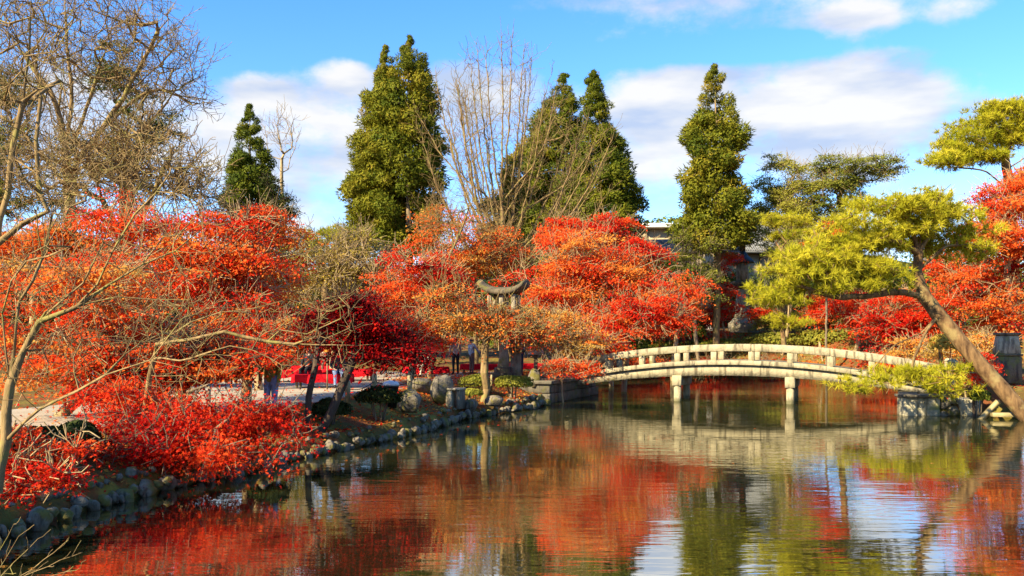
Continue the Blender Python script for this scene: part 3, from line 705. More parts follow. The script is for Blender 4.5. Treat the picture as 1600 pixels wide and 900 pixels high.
def monument():
    Y = 64; x = gx(1160, Y); z = gz(x, Y); k = Y / FPX; t = empty('stone_lantern', (x, Y, z), .2, label='very tall pale stone lantern with black bronze onion finial behind the bridge', cat='stone lantern')
    zz = lambda py: EYE + (HOR - py) * k - z
    MB().box((0, 0, zz(520) / 2), (2.3, 2.3, zz(520))).build('base', M['lantern'], t, bevel=.05)
    MB().lathe([(1.0, zz(520)), (1.0, zz(505)), (.85, zz(503)), (.62, zz(497))], 8, rot=.4).build('plinth', M['lantern'], t)
    MB().lathe([(.60, zz(497)), (.52, zz(484)), (.50, zz(480))], 16).build('shaft', M['lantern'], t, smooth=False)
    MB().lathe([(.56, zz(480)), (.56, zz(477)), (.48, zz(476)), (.42, zz(457)), (.50, zz(452))], 16).build('upper_shaft', M['lantern'], t)
    MB().lathe([(.55, zz(452)), (.85, zz(446)), (.88, zz(441)), (.6, zz(439))], 8, rot=.4).build('platform', M['darkstone'], t)
    MB().lathe([(.50, zz(439)), (.46, zz(410))], 6).build('firebox', M['lantern'], t)
    MB().lathe([(.98, zz(411)), (.92, zz(408)), (.48, zz(400)), (.24, zz(393))], 6).build('roof_cap', M['bronze'], t)
    MB().lathe([(.2, zz(393)), (.24, zz(383)), (.36, zz(379)), (.26, zz(374)), (.44, zz(368)), (.50, zz(361)), (.42, zz(354)), (.18, zz(348)), (.06, zz(341))], 16).build('finial', M['bronze'], t, smooth=True)
monument()
def small_lantern():
    Y = 37.5; x = gx(806, Y); z = gz(x, Y); t = empty('stone_lantern', (x, Y, z), .3, label='squat mossy stone lantern with thick round shaft beside the dark dressed visitors', cat='stone lantern')
    MB().lathe([(.27, 0), (.24, .2), (.225, 1.0), (.26, 1.06)], 14).build('shaft', M['lantern'], t)
    MB().lathe([(.42, 1.06), (.44, 1.16), (.3, 1.2)], 8).build('platform', M['darkstone'], t)
    MB().lathe([(.22, 1.2), (.22, 1.45)], 6).build('firebox', M['lantern'], t)
    MB().lathe([(.62, 1.45), (.60, 1.52), (.3, 1.68), (.08, 1.76), (.1, 1.84), (.02, 1.92)], 6).build('roof_cap', M['darkstone'], t)
small_lantern()
def posts_and_blocks():
    t = empty('stone_post', (gx(712, 27), 27, gz(gx(712, 27), 27)), R(-20), label='short square stone post with open side below the standing visitors', cat='stone post')
    MB().box((-.14, 0, .26), (.2, .42, .56)).build('slab', M['lantern'], t, bevel=.015); MB().box((.17, 0, .26), (.12, .42, .56)).build('slab', M['quay'], t, bevel=.015); MB().box((0, 0, .575), (.5, .48, .07)).build('top_slab', M['lantern'], t, bevel=.015)
    Y = 32; x = gx(1573, Y); z = gz(x, Y); t = empty('stone_pillar', (x, Y, z), R(-12), label='thick weathered two-tier stone pillar behind the leaning pine trunk', cat='stone pillar')
    k = Y / FPX; hz = EYE + (HOR - 520) * k - z; m = EYE + (HOR - 556) * k - z
    MB().box((0, 0, m / 2), (.80, .75, m), taper=.97).build('lower_block', M['darkstone'], t, bevel=.03)
    MB().box((0, 0, m + .035), (.84, .80, .07)).build('ledge', M['darkstone'], t, bevel=.02)
    MB().box((0, 0, (m + .07 + hz - .1) / 2), (.76, .72, hz - .1 - m - .07), taper=.80).build('upper_block', M['lantern'], t, bevel=.03)
    MB().box((0, 0, hz - .05), (.72, .68, .1)).build('cap', M['darkstone'], t, bevel=.03)
    # props under the leaning pine
    a = at(1531, 657, 27.0); c = at(1560, 627, 27.3)
    tag(MB().tube([a, c], [.09, .09], 4).build('wooden_prop', M['bamboo']), 'short slanting square timber propping the bank under the pine', 'timber prop')
    t = MB().box(tuple(at(1570, 648, 26.9)), (.75, .3, .12), R(-8)).build('plank', M['bamboo'], bevel=.01); tag(t, 'pale plank lying on the leaf litter under the leaning pine', 'plank')
    tag(MB().tube([at(1524, 665, 27.6), at(1521, 640, 27.7), at(1521, 607, 27.75)], [.045, .04, .035], 6).build('pole', M['bark_dark']), 'thin dark pole standing in the water before the pale wall', 'pole')
    # bamboo posts with a rope along the path
    P = [(543, 22.6, .75), (585, 25.0, .7), (640, 26.4, .7), (701, 28.4, .7), (768, 31.2, .6), (800, 32.0, .6), (960 - 60, 34.6, .55)]
    lab = ['tallest bamboo post, left of the black bin', 'bamboo post just left of the black bin and shrub', 'bamboo post behind the dark mossy boulder', 'bamboo post beside the square stone post', 'thin bamboo post right of the forked maple trunk', 'thin bamboo post below the mossy stone lantern', 'bamboo post at the head of the bridge']
    tops = []
    for (px, Y, h), L in zip(P, lab):
        x = gx(px, Y); z = gz(x, Y); r = .075 if Y < 29 else .04
        tag(MB().lathe([(r, -.1), (r * .96, h * .6), (r * 1.03, h * .62), (r * .95, h - .02), (r * .7, h)], 9, (0, 0, 0)).build('bamboo_post', M['bamboo']), L, 'post', 'posts of the rope fence').location = (x, Y, z); tops.append(Vector((x, Y, z + h * .7)))
    rp = []
    for a, c in zip(tops[:-1], tops[1:]):
        for q in range(6): rp.append(a.lerp(c, q / 6) - Vector((0, 0, .10 * math.sin(math.pi * q / 6))))
    rp.append(tops[-1]); tag(MB().tube(rp, .012, 5).build('rope', M['rope']), 'thin dark rope sagging between the bamboo posts along the path', 'rope')
posts_and_blocks()

def buildings():
    Y = 92; k = Y / FPX; t = empty('building', (gx(1046, Y), Y, 0), label='beige flat-roofed building with white eave between the cedars', cat='building')
    g = gz(gx(1080, Y), Y); top = EYE + (HOR - 357) * k
    MB().box((0, 4, (g + top) / 2), (5, 8, top - g)).build('wall', M['plaster'], t)
    MB().box((0, 4, top + .22), (6.2, 10, .44)).build('roof', M['white_paint'], t, bevel=.04)
    for i in range(2): MB().box((-1.2 + i * 2.4, -.02, top - 2.2), (1.5, .10, 1.9)).build('window', M['glass_dark'], t); MB().box((-1.2 + i * 2.4, -.06, top - 3.2), (1.7, .2, .1)).build('sill', M['white_paint'], t)
    for i in range(3): MB().box((-2.4 + i * 2.4, -.06, (g + top) / 2), (.25, .12, top - g)).build('pillar', M['wood'], t)
    def tiled(px, Y, w, d, eave, ridge, label, rz):
        x = gx(px, Y); k = Y / FPX; g = gz(x, Y); ze = EYE + (HOR - eave) * k; zr = EYE + (HOR - ridge) * k
        t = empty('temple_hall', (x, Y, g), rz, label=label, cat='building', group='tile roofed halls behind the trees'); ze -= g; zr -= g
        MB().box((0, 0, ze / 2), (w * .82, d * .72, ze)).build('wall', M['plaster'], t)
        for i in range(4): MB().box((-w * .38 + i * w * .253, -d * .37, ze / 2), (.2, .12, ze)).build('pillar', M['wood'], t)
        n = 8; V = []; F = []; rows = 18
        for sgn in (-1, 1):
            o = len(V)
            for i in range(rows + 1):
                for j in range(n + 1):
                    u = j / n; zz = ze + (zr - ze) * (u ** 1.35); V.append((-w / 2 + w * i / rows, sgn * d / 2 * (1 - u), zz)); 
            for i in range(rows):
                for j in range(n): F.append((o + i * (n + 1) + j, o + (i + 1) * (n + 1) + j, o + (i + 1) * (n + 1) + j + 1, o + i * (n + 1) + j + 1))
        rf = MB().raw(V, F).build('roof', M['tile'], t); md = rf.modifiers.new('thick', 'SOLIDIFY'); md.thickness = .18
        MB().box((0, 0, zr + .12), (w, .35, .4)).build('ridge', M['tile'], rf, bevel=.04)
        for i in range(rows * 2):
            xx = -w / 2 + w * (i + .5) / (rows * 2); pts = [(xx, -d / 2 * (1 - j / n), ze + (zr - ze) * (j / n) ** 1.35 + .04) for j in range(n + 1)]
            MB().tube(pts, .07, 5).build('tile_rib', M['tile'], rf)
    tiled(1155, 78, 7.5, 6, 398, 336, 'grey tiled temple roof rising behind the bronze finial', R(10))
    tiled(1008, 74, 5.5, 4, 408, 381, 'small grey tiled gate roof behind the big orange maple', R(-15))
buildings()

# ------------------------------------------------------------------ conifers and other tall trees
cedar('tallest twin-crowned dark green cedar, right one of the tall pair left of the bare ginkgo', 638, 60, 52, [(52, 632, 648), (80, 612, 668), (140, 588, 680), (220, 570, 690), (300, 560, 694), (350, 570, 690), (395, 600, 670)], n=201, per=250, hue=0.66)
cedar('left cedar of the tall pair, slightly shorter, with yellow-green lower crown', 600, 61, 68, [(68, 596, 610), (100, 576, 622), (160, 562, 630), (230, 545, 634), (290, 536, 636), (340, 545, 640), (380, 565, 640)], n=165, per=250, hue=0.76)
cedar('smaller dark cedar standing alone above the left maples', 390, 65, 157, [(157, 386, 394), (185, 372, 408), (230, 360, 418), (280, 350, 430), (325, 350, 440), (360, 365, 440)], n=108, per=250, hue=0.50)
cedar('narrow cedar behind the bare ginkgo, left of its darker twin', 880, 66, 112, [(112, 872, 892), (150, 850, 905), (220, 820, 915), (300, 800, 930), (360, 790, 940), (400, 800, 940)], n=187, per=250, hue=0.60)
cedar('right cedar of the dense pair, dark and widest at its foot', 936, 64, 106, [(106, 920, 934), (140, 902, 950), (200, 905, 965), (260, 890, 990), (320, 880, 1003), (360, 880, 1005), (400, 900, 1000)], n=230, per=250, hue=0.56)
cedar('olive conical cedar hidden among the bare ginkgo branches', 830, 68, 205, [(205, 815, 850), (250, 790, 870), (310, 765, 890), (370, 745, 900), (410, 750, 900)], n=158, per=250, hue=0.82)
cedar('slender cedar with long bare trunk standing behind the bridge', 1118, 59, 98, [(98, 1112, 1122), (120, 1094, 1138), (160, 1084, 1150), (190, 1070, 1165), (215, 1068, 1162), (240, 1074, 1158), (290, 1064, 1160), (325, 1058, 1174), (355, 1062, 1182), (378, 1075, 1175)], n=144, per=250, hue=0.72, trunk_r=.24, bark='bark_tan', gapn=.3)
maple('pale green open-crowned broadleaf tree right of the slender cedar', (1232, 62), [(1232, 285, 55, 42, 62), (1200, 320, 40, 35, 62), (1250, 340, 50, 40, 61)], .98, n=210, per=95, cr=.5, size=.14, tm='tri', bare=.1, leaf='green', name='broadleaf_tree', cat='broadleaf tree', group='green trees behind the bridge', trunk_r=.2, bark='bark_pale')
maple('dark green layered flat-topped tree beyond the yellow-green pine', (1325, 60), [(1330, 268, 62, 24, 60), (1370, 262, 34, 16, 60), (1300, 300, 50, 24, 60), (1290, 335, 55, 25, 60)], .66, n=230, per=110, cr=.55, size=.14, bare=.1, leaf='green', name='broadleaf_tree', cat='broadleaf tree', group='green trees behind the bridge', trunk_r=.22, bark='bark_tan', flat=.25, up=.65)
maple('olive green bushy evergreen left of the tall stone lantern', (1098, 58), [(1088, 395, 40, 42, 58), (1086, 440, 44, 42, 58), (1075, 430, 35, 40, 57)], .70, n=170, per=75, cr=.5, size=.15, leaf='green', name='evergreen_tree', cat='evergreen tree', group='green trees behind the bridge', bark='bark_grey')
maple('mid green layered evergreen above the stone lantern and bronze finial', (1222, 60), [(1232, 385, 46, 30, 59), (1215, 362, 30, 22, 60), (1250, 400, 50, 30, 58)], .72, n=170, per=75, cr=.5, size=.15, leaf='green', name='evergreen_tree', cat='evergreen tree', group='green trees behind the bridge', flat=.25)
maple('dark evergreen crown showing behind the left bare tree', (185, 47), [(180, 90, 36, 30, 47), (185, 130, 52, 30, 47), (200, 190, 60, 40, 47), (180, 240, 60, 40, 47)], .35, n=200, per=90, cr=.5, size=.14, leaf='green', name='evergreen_tree', cat='evergreen tree', group='green trees behind the left bank', bark='bark_dark', trunk_r=.25)
maple('green evergreen at the left edge of the picture behind bare branches', (-10, 42), [(-5, 150, 40, 60, 42), (5, 230, 45, 50, 42), (20, 300, 60, 40, 42)], .55, n=170, per=80, cr=.5, size=.14, leaf='green', name='evergreen_tree', cat='evergreen tree', group='green trees behind the left bank', trunk_r=.25)
maple('small dull grey-green evergreen at the right foot of the lone cedar', (440, 62), [(445, 325, 20, 30, 62), (430, 300, 14, 25, 62)], .5, n=60, per=80, cr=.45, size=.15, leaf='dull', name='evergreen_tree', cat='evergreen tree', group='green trees behind the left bank', bark='bark_dark')
# dark evergreen backdrop rows
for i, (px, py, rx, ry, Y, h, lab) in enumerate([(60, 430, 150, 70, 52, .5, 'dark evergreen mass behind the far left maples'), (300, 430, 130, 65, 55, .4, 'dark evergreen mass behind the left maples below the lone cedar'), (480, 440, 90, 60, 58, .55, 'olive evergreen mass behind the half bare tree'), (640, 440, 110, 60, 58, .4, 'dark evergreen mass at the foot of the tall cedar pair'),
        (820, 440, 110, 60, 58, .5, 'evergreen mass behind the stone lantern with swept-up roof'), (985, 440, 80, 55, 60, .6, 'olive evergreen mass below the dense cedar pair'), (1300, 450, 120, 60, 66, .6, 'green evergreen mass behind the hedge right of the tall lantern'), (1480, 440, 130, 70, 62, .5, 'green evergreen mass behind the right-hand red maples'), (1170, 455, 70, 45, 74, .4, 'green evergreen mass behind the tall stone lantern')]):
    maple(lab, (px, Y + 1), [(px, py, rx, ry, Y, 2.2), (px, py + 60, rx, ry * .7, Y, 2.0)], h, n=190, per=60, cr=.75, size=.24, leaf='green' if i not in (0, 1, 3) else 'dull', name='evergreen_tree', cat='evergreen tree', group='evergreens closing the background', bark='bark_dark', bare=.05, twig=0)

# hillside wood
def far_wood():
    b = MB(); n = 330; X = rng.uniform(-330, 380, n); X[:60] = rng.uniform(20, 90, 60); Y = rng.uniform(205, 330, n); Z = HILL(X, Y); s = rng.uniform(3.2, 5.5, n); ix = np.repeat(np.arange(n), 90)
    q = ball(len(ix), .75); q[:, 2] = np.abs(q[:, 2]); P = np.column_stack([X, Y, Z + 1])[ix] + q * s[ix][:, None] * np.array((1, 1, 1.1)); h = rng.choice([.35, .6, .95], n, p=[.35, .35, .3])
    scatter(b, P, q + rng.normal(0, .35, q.shape), 1.15, 'kite', h[ix] + rng.normal(0, .1, len(ix)))
    tag(b.build('far_wood', M['green'], hue=True), 'far wooded hillside seen between the cedars', 'woodland', kind='stuff')
far_wood()

# ------------------------------------------------------------------ pines on the right
tr = [at(1612, 660, 26.2), at(1575, 618, 26.4), at(1530, 568, 26.7), at(1490, 520, 27), at(1455, 478, 27.2), at(1436, 452, 27.3)]
pine('old leaning red pine bending over the water with wide yellow-green crown', [(-1, 0, tr), (0, .99, [at(1433, 425, 27.3), at(1436, 395, 27.3), at(1440, 365, 27.2)]),
     (0, .97, [at(1400, 456, 27.0), at(1350, 463, 26.6), at(1300, 462, 26.3), at(1255, 448, 26.0)]), (1, .9, [at(1420, 345, 27.0), at(1385, 320, 26.6)]), (1, .95, [at(1470, 340, 27.6), at(1500, 322, 27.9)]),
     (1, .5, [at(1480, 385, 27.4), at(1525, 390, 27.6)]), (1, .7, [at(1395, 375, 26.8), at(1340, 378, 26.5)]),
     (0, .80, [at(1440, 520, 26.9), at(1400, 538, 26.8), at(1365, 575, 26.6)]), (0, .82, [at(1435, 540, 26.6), at(1425, 575, 26.5)])],
     [(1400, 325, 80, 22, 27), (1470, 320, 60, 20, 27.5), (1330, 365, 70, 24, 26.5), (1270, 400, 60, 24, 26.2), (1250, 440, 62, 24, 26), (1320, 412, 76, 26, 26.6), (1370, 372, 60, 20, 27), (1440, 372, 60, 18, 28.2), (1510, 385, 50, 30, 27.9), (1500, 345, 50, 22, 27.6), (1360, 440, 46, 14, 26.6),
      (1430, 583, 84, 11, 26.8), (1350, 600, 50, 9, 26.4), (1460, 592, 48, 12, 26.6), (1480, 612, 40, 8, 26.8), (1300, 440, 70, 22, 26.3), (1450, 345, 70, 24, 27.2), (1230, 465, 40, 18, 26)], 350, .44, 11, 34, .18, .74, .23, flat=.30)
pine('tall green cloud-shaped pine at the top right corner', [(-1, 0, [at(1590, 545, 42) * 1.0, at(1585, 420, 42), at(1578, 300, 42), at(1572, 245, 42), at(1590, 190, 42)]), (0, .72, [at(1540, 268, 41.5), at(1500, 262, 41)]), (0, .85, [at(1540, 225, 42), at(1495, 215, 42)]), (0, .8, [at(1630, 230, 42)])],
     [(1500, 220, 42, 13, 42), (1540, 195, 45, 13, 42), (1590, 176, 50, 13, 42), (1480, 252, 30, 12, 41), (1530, 245, 40, 10, 42), (1590, 215, 40, 14, 42), (1620, 200, 40, 20, 42), (1500, 240, 40, 12, 42), (1560, 172, 30, 10, 42), (1560, 215, 40, 12, 42)], 230, .55, 12, 26, .24, .60, .22, flat=.32, clear=25)
pine('flat-topped small pine rising behind the half bare olive tree', [(-1, 0, [at(505, 545, 47), at(508, 450, 47), at(500, 385, 47)])], [(500, 362, 48, 10, 47), (540, 372, 40, 9, 47), (470, 378, 30, 9, 47), (510, 395, 60, 12, 47)], 75, .45, 10, 24, .24, .62, .16, flat=.3, clear=14)
pine('young layered pine with yellow-green pads left of the leaning pine', [(-1, 0, [at(1226, 548, 50), at(1222, 480, 50), at(1232, 420, 50)])], [(1230, 345, 40, 9, 50), (1240, 365, 48, 9, 50), (1215, 470, 36, 12, 50), (1250, 500, 30, 12, 50), (1215, 500, 26, 10, 50)], 80, .42, 10, 24, .22, .7, .14, flat=.3, clear=10)

# ------------------------------------------------------------------ maples
MP = [
 # label, base(px,Y), blobs, hue, kwargs
 ('crimson maple spreading low over the water on the left bank', (255, 16.2), [(310, 665, 115, 42, 15), (405, 645, 58, 30, 15.2), (235, 700, 62, 30, 14.4), (365, 715, 60, 22, 14.2), (200, 640, 70, 40, 15.4), (455, 672, 18, 12, 15)], .29, dict(n=235, per=60, cr=.25, size=.08, tm='star', trunk_r=.08, hs=.06, bare=.12, bark='bark_grey', flat=.8, up=.35)),
 ('sparse red maple with hanging sprays at the lower left edge', (-60, 9.8), [(50, 700, 60, 30, 10), (70, 745, 60, 25, 9.8), (20, 760, 40, 24, 9.6), (120, 690, 25, 20, 10)], .34, dict(n=60, per=42, cr=.18, size=.065, tm='star', trunk_r=.07, bare=.2)),
 ('orange-red maple filling the far left behind the bare foreground tree', (90, 18.5), [(90, 470, 130, 80, 18), (60, 560, 100, 60, 17.5), (180, 520, 100, 60, 18)], .54, dict(n=260, per=105, cr=.38, size=.085, tm='kite', hs=.10)),
 ('tall red maple left of centre on the left bank, brightest at its top', (280, 22), [(300, 370, 110, 50, 22), (250, 430, 120, 60, 21.5), (350, 450, 90, 60, 22), (200, 350, 60, 35, 22)], .46, dict(n=280, per=105, cr=.42, size=.09, tm='kite', hs=.09)),
 ('orange maple in front of the lone dark cedar', (405, 28), [(400, 380, 60, 50, 28), (410, 440, 60, 60, 28), (360, 360, 50, 40, 28)], .54, dict(n=190, per=105, cr=.46, size=.105, tm='kite')),
 ('yellowish orange maple at the upper far left', (30, 27), [(40, 390, 90, 50, 27), (110, 360, 70, 35, 27), (150, 410, 70, 40, 27)], .60, dict(n=190, per=100, cr=.48, size=.11, hs=.12)),
 ('low red maple beside the path just above the crimson one', (215, 18.8), [(250, 570, 110, 38, 18.4), (170, 590, 70, 32, 18), (340, 560, 70, 40, 18.6)], .42, dict(n=190, per=95, cr=.36, size=.085, tm='kite', hs=.09, bark='bark_dark')),
 ('orange maple half hiding the visitor in the yellow-green jacket', (385, 21.5), [(400, 540, 62, 36, 21), (370, 500, 60, 36, 21.4), (445, 520, 40, 26, 21)], .52, dict(n=130, per=85, cr=.38, size=.09, tm='kite', hs=.09)),
 ('wine-red maple, shade put into its dark leaf colour, with forked trunk at the pond edge', (490, 19.6), [(545, 474, 40, 14, 20), (515, 500, 44, 16, 20), (590, 520, 50, 15, 20.2), (610, 552, 50, 14, 20.2), (545, 540, 36, 12, 20)], .07, dict(n=170, per=75, cr=.36, size=.085, tm='kite', hs=.05, stems=2, bark='bark_dark', bare=.2, trunk_r=.10)),  # low hue darkens these leaves in place of cast shade
 ('half bare olive-yellow tree between the lone cedar and the cedar pair', (520, 36), [(500, 410, 60, 40, 36), (560, 400, 60, 40, 36), (500, 455, 60, 40, 36), (590, 440, 40, 40, 36)], .62, dict(n=230, per=26, cr=.5, size=.12, leaf='olive', name='deciduous_tree', cat='deciduous tree', twig=5, bare=.1, bark='bark_pale', hs=.2)),
 ('bright red maple left of the lantern with the swept-up roof', (640, 33), [(640, 420, 70, 45, 33), (690, 470, 55, 45, 33), (620, 480, 60, 40, 33), (660, 520, 60, 26, 33)], .36, dict(n=250, per=105, cr=.46, size=.105, hs=.09)),
 ('low orange-red maple over the standing visitor in the beige vest', (672, 36.5), [(700, 488, 60, 26, 36), (745, 500, 40, 18, 36.4), (645, 530, 30, 12, 36)], .46, dict(n=140, per=95, cr=.46, size=.11, hs=.08)),
 ('thin twiggy brownish orange maple at the foot of the bare ginkgo', (745, 48), [(715, 375, 65, 35, 47), (760, 400, 70, 40, 47), (690, 345, 40, 22, 48)], .60, dict(n=210, per=60, cr=.55, size=.13, hs=.1, twig=5, bark='bark_tan')),
 ('forked orange maple with pale trunk leaning on the bank', (755, 29), [(755, 500, 60, 16, 29), (800, 515, 50, 15, 29), (845, 522, 44, 14, 29), (705, 470, 36, 30, 29), (788, 492, 34, 14, 29)], .66, dict(n=190, per=32, cr=.40, size=.10, twig=4, bark='bark_tan', trunk_r=.13, hs=.1, fork=1.0)),
 ('widest orange-red maple left of the bridge head', (915, 42), [(900, 400, 70, 45, 42), (860, 440, 70, 45, 42), (940, 450, 75, 50, 42), (1000, 440, 50, 45, 42), (890, 490, 70, 40, 41)], .52, dict(n=360, per=110, cr=.55, size=.13, hs=.09)),
 ('vivid scarlet maple crown on top of the widest orange one', (955, 46), [(955, 385, 55, 42, 45), (900, 365, 40, 28, 45), (1020, 390, 36, 24, 45)], .34, dict(n=170, per=115, cr=.55, size=.135, hs=.05)),
 ('scarlet low maple just above the left half of the bridge', (975, 41), [(970, 500, 80, 38, 40), (1030, 480, 40, 40, 40), (930, 530, 50, 22, 39)], .36, dict(n=220, per=110, cr=.48, size=.12, hs=.06)),
 ('yellow-orange maple with pale trunk left of the bridge head', (868, 35.5), [(870, 505, 50, 26, 35.5), (900, 530, 40, 22, 35.5), (840, 520, 36, 20, 35.5)], .80, dict(n=140, per=60, cr=.42, size=.11, bark='bark_pale', twig=4, hs=.08)),
 ('tiny pinkish orange maple shrub at the left foot of the bridge', (882, 34.2), [(890, 572, 42, 16, 34), (865, 580, 22, 12, 34)], .50, dict(n=60, per=70, cr=.26, size=.085, trunk_r=.04, hs=.05)),
 ('sparse orange maple left of the round clipped bush', (1052, 52), [(1060, 470, 40, 40, 52), (1085, 455, 30, 25, 52), (1050, 500, 30, 24, 52)], .52, dict(n=110, per=75, cr=.5, size=.14, bark='bark_pale', hs=.07)),
 ('slim scarlet maple in front of the tall stone lantern', (1135, 60.2), [(1138, 405, 14, 20, 60), (1125, 455, 22, 18, 60), (1130, 482, 28, 14, 60), (1122, 510, 22, 16, 60), (1186, 485, 14, 12, 60)], .30, dict(n=95, per=70, cr=.45, size=.15, trunk_r=.07, hs=.05, bark='bark_pale')),
 ('small red maple glowing through the pine crown', (1292, 55), [(1290, 375, 28, 18, 55), (1275, 400, 26, 18, 55), (1310, 360, 20, 14, 55)], .33, dict(n=60, per=85, cr=.5, size=.15, hs=.05, bark='bark_grey', trunk_r=.07)),
 ('scarlet maple behind the leaning trunk right of the bridge', (1420, 40), [(1420, 480, 50, 34, 40), (1390, 515, 40, 26, 40), (1460, 505, 50, 30, 40), (1370, 490, 30, 24, 40)], .33, dict(n=200, per=105, cr=.46, size=.12, hs=.07)),
 ('tall orange maple at the right edge below the cloud-shaped pine', (1590, 37), [(1560, 310, 60, 34, 36), (1590, 360, 50, 50, 36), (1540, 380, 40, 36, 36), (1610, 300, 40, 40, 36)], .52, dict(n=260, per=105, cr=.46, size=.115, hs=.07)),
 ('broad red-orange maple behind the two-tier stone pillar', (1545, 38), [(1530, 460, 60, 40, 37), (1580, 480, 50, 50, 37), (1600, 420, 40, 40, 37), (1500, 420, 50, 30, 38)], .42, dict(n=260, per=105, cr=.46, size=.115, hs=.09)),
 ('knee-high crimson maple under the leaning pine trunk', (1510, 29.2), [(1512, 582, 26, 18, 29), (1530, 570, 20, 16, 29)], .26, dict(n=45, per=90, cr=.24, size=.08, trunk_r=.035, hs=.04)),
 ('yellow and orange low maple beyond the right end of the bridge', (1480, 34.5), [(1470, 540, 40, 18, 34), (1540, 545, 40, 22, 34.5), (1420, 540, 30, 14, 35)], .86, dict(n=110, per=75, cr=.36, size=.10, trunk_r=.06, hs=.10)),
 ('low scarlet maple dipping to the far water, seen under the bridge at left', (985, 56.2), [(985, 571, 50, 10, 56), (1030, 574, 30, 9, 56.4)], .36, dict(n=110, per=70, cr=.5, size=.15, trunk_r=.06, hs=.07, bark='bark_pale')),
 ('low scarlet maple dipping to the far water between the bridge piers', (1125, 58.6), [(1125, 572, 46, 9, 58), (1180, 573, 36, 9, 58)], .34, dict(n=110, per=70, cr=.5, size=.15, trunk_r=.06, hs=.07, bark='bark_pale')),
 ('low orange maple dipping to the far water right of the right pier', (1275, 58.6), [(1270, 573, 40, 8, 58), (1320, 572, 40, 9, 57.5)], .62, dict(n=110, per=70, cr=.5, size=.15, trunk_r=.06, hs=.07, bark='bark_pale')),
 ('low red maple over the water behind the right bank wall', (1395, 50), [(1385, 568, 34, 16, 49), (1420, 560, 26, 16, 49)], .42, dict(n=100, per=70, cr=.45, size=.14, trunk_r=.06, hs=.07, bark='bark_pale')),
 ('low red maple row end below the shrubs behind the bridge', (1335, 57), [(1345, 470, 46, 26, 56), (1330, 500, 30, 18, 56)], .38, dict(n=110, per=80, cr=.5, size=.14, hs=.07)),
]
MP += [
 ('orange low maple between the young pine and the rusty bush', (1275, 60), [(1272, 492, 26, 16, 60), (1285, 470, 20, 14, 60)], .55, dict(n=60, per=75, cr=.5, size=.14, trunk_r=.05)),
 ('loose yellow-green shrubby tree right of the tall lantern base', (1205, 61.5), [(1200, 495, 24, 20, 61), (1192, 470, 16, 16, 61)], .9, dict(n=70, per=75, cr=.5, size=.14, trunk_r=.06, leaf='green', name='broadleaf_tree', cat='broadleaf tree', group='green trees behind the bridge')),
 ('olive shrubby tree behind the rusty orange bush', (1330, 64), [(1322, 470, 30, 22, 64), (1300, 455, 24, 20, 64)], .7, dict(n=80, per=75, cr=.5, size=.15, trunk_r=.06, leaf='green', name='broadleaf_tree', cat='broadleaf tree', group='green trees behind the bridge')),
 ('small salmon orange maple at the foot of the slender cedar', (1095, 61), [(1098, 500, 22, 12, 61), (1085, 485, 20, 12, 61)], .5, dict(n=60, per=75, cr=.45, size=.14, trunk_r=.05)),
]
for L, base, bl, hue, kw in MP: maple(L, base, bl, hue, **kw)

# evergreens just outside the left edge that shade the near bank
maple('tall evergreen left of the picture shading the near bank', (-2900, 5.5), [(-3000, -500, 800, 620, 5.5, 2.6), (-2600, -300, 700, 400, 5.8, 2.4)], .4, n=160, per=70, cr=.7, size=.2, leaf='dull', name='evergreen_tree', cat='evergreen tree', group='evergreens closing the background', bark='bark_dark', bare=.05, twig=0, trunk_r=.2)
# ------------------------------------------------------------------ bare trees
def bare_tree(label, limbs, A, trunk_r, bark, step=.35, tip=.008, twn=2, twl=.4, up=.3, wob=.04, align=.5, rounds=1, name='bare_tree', clear=3, spread=.8, limb_tw=0, conv=1.55):
    O = np.array(limbs[0][2][0], float); root = empty(name, O, label=label, cat='bare tree', group='leafless trees'); sk = Skel(); sp = []
    for par, fr, pts in limbs:
        n0 = len(sk.p)
        if par < 0: sk.path(-1, pts, step, wob * .3)
        else: a, e = sp[par]; sk.path(int(a + (e - a) * fr), pts, step, wob * .5)
        sp.append((n0, len(sk.p) - 1))
    sk.conv = conv; sk.lock[:clear] = True
    if limb_tw: sk.twigs(np.arange(clear, len(sk.p)), limb_tw, twl, up, 3, spread)
    if A is not None and len(A):
        n0 = len(sk.p); sk.grow(A, step, wob, align=align); idx = np.arange(n0, len(sk.p))
        for r_ in range(rounds): n1 = len(sk.p); sk.twigs(idx, twn, twl / (1 + .5 * r_), up, 2, spread); idx = np.arange(n1, len(sk.p))
    sk.radii(tip, .42, trunk_r); sk.p -= O
    thick = sk.r > .03; sk.mesh(b := MB(), 8, 3, .02); b.build('trunk', M[bark], root, smooth=True); return root
D = 9.0
fl = [(-1, 0, [at(-5, 770, D), at(8, 690, D), at(15, 600, D), at(23, 530, D)]),
      (0, .99, [at(60, 503, D), at(118, 478, D), at(152, 446, D), at(176, 392, D - .2), at(212, 335, D - .3), at(250, 300, D - .4), at(268, 262, D - .4)]),
      (0, .99, [at(28, 470, D), at(50, 440, D), at(68, 400, D + .2), at(84, 335, D + .4), at(120, 292, D + .5), at(165, 225, D + .6)]),
      (0, .97, [at(3, 490, D), at(16, 440, D - .2), at(42, 408, D - .3), at(72, 403, D - .4), at(110, 385, D - .5)]),
      (1, .42, [at(220, 415, D + .2), at(270, 392, D + .4), at(320, 350, D + .6)]), (1, .25, [at(130, 440, D), at(160, 380, D), at(190, 300, D + .2), at(230, 220, D + .3)]),
      (0, .45, [at(60, 640, D - .3), at(85, 630, D - .5), at(120, 612, D - .6), at(165, 585, D - .7), at(235, 560, D - .8)]),
      (2, .6, [at(60, 360, D), at(40, 320, D), at(30, 280, D)])]
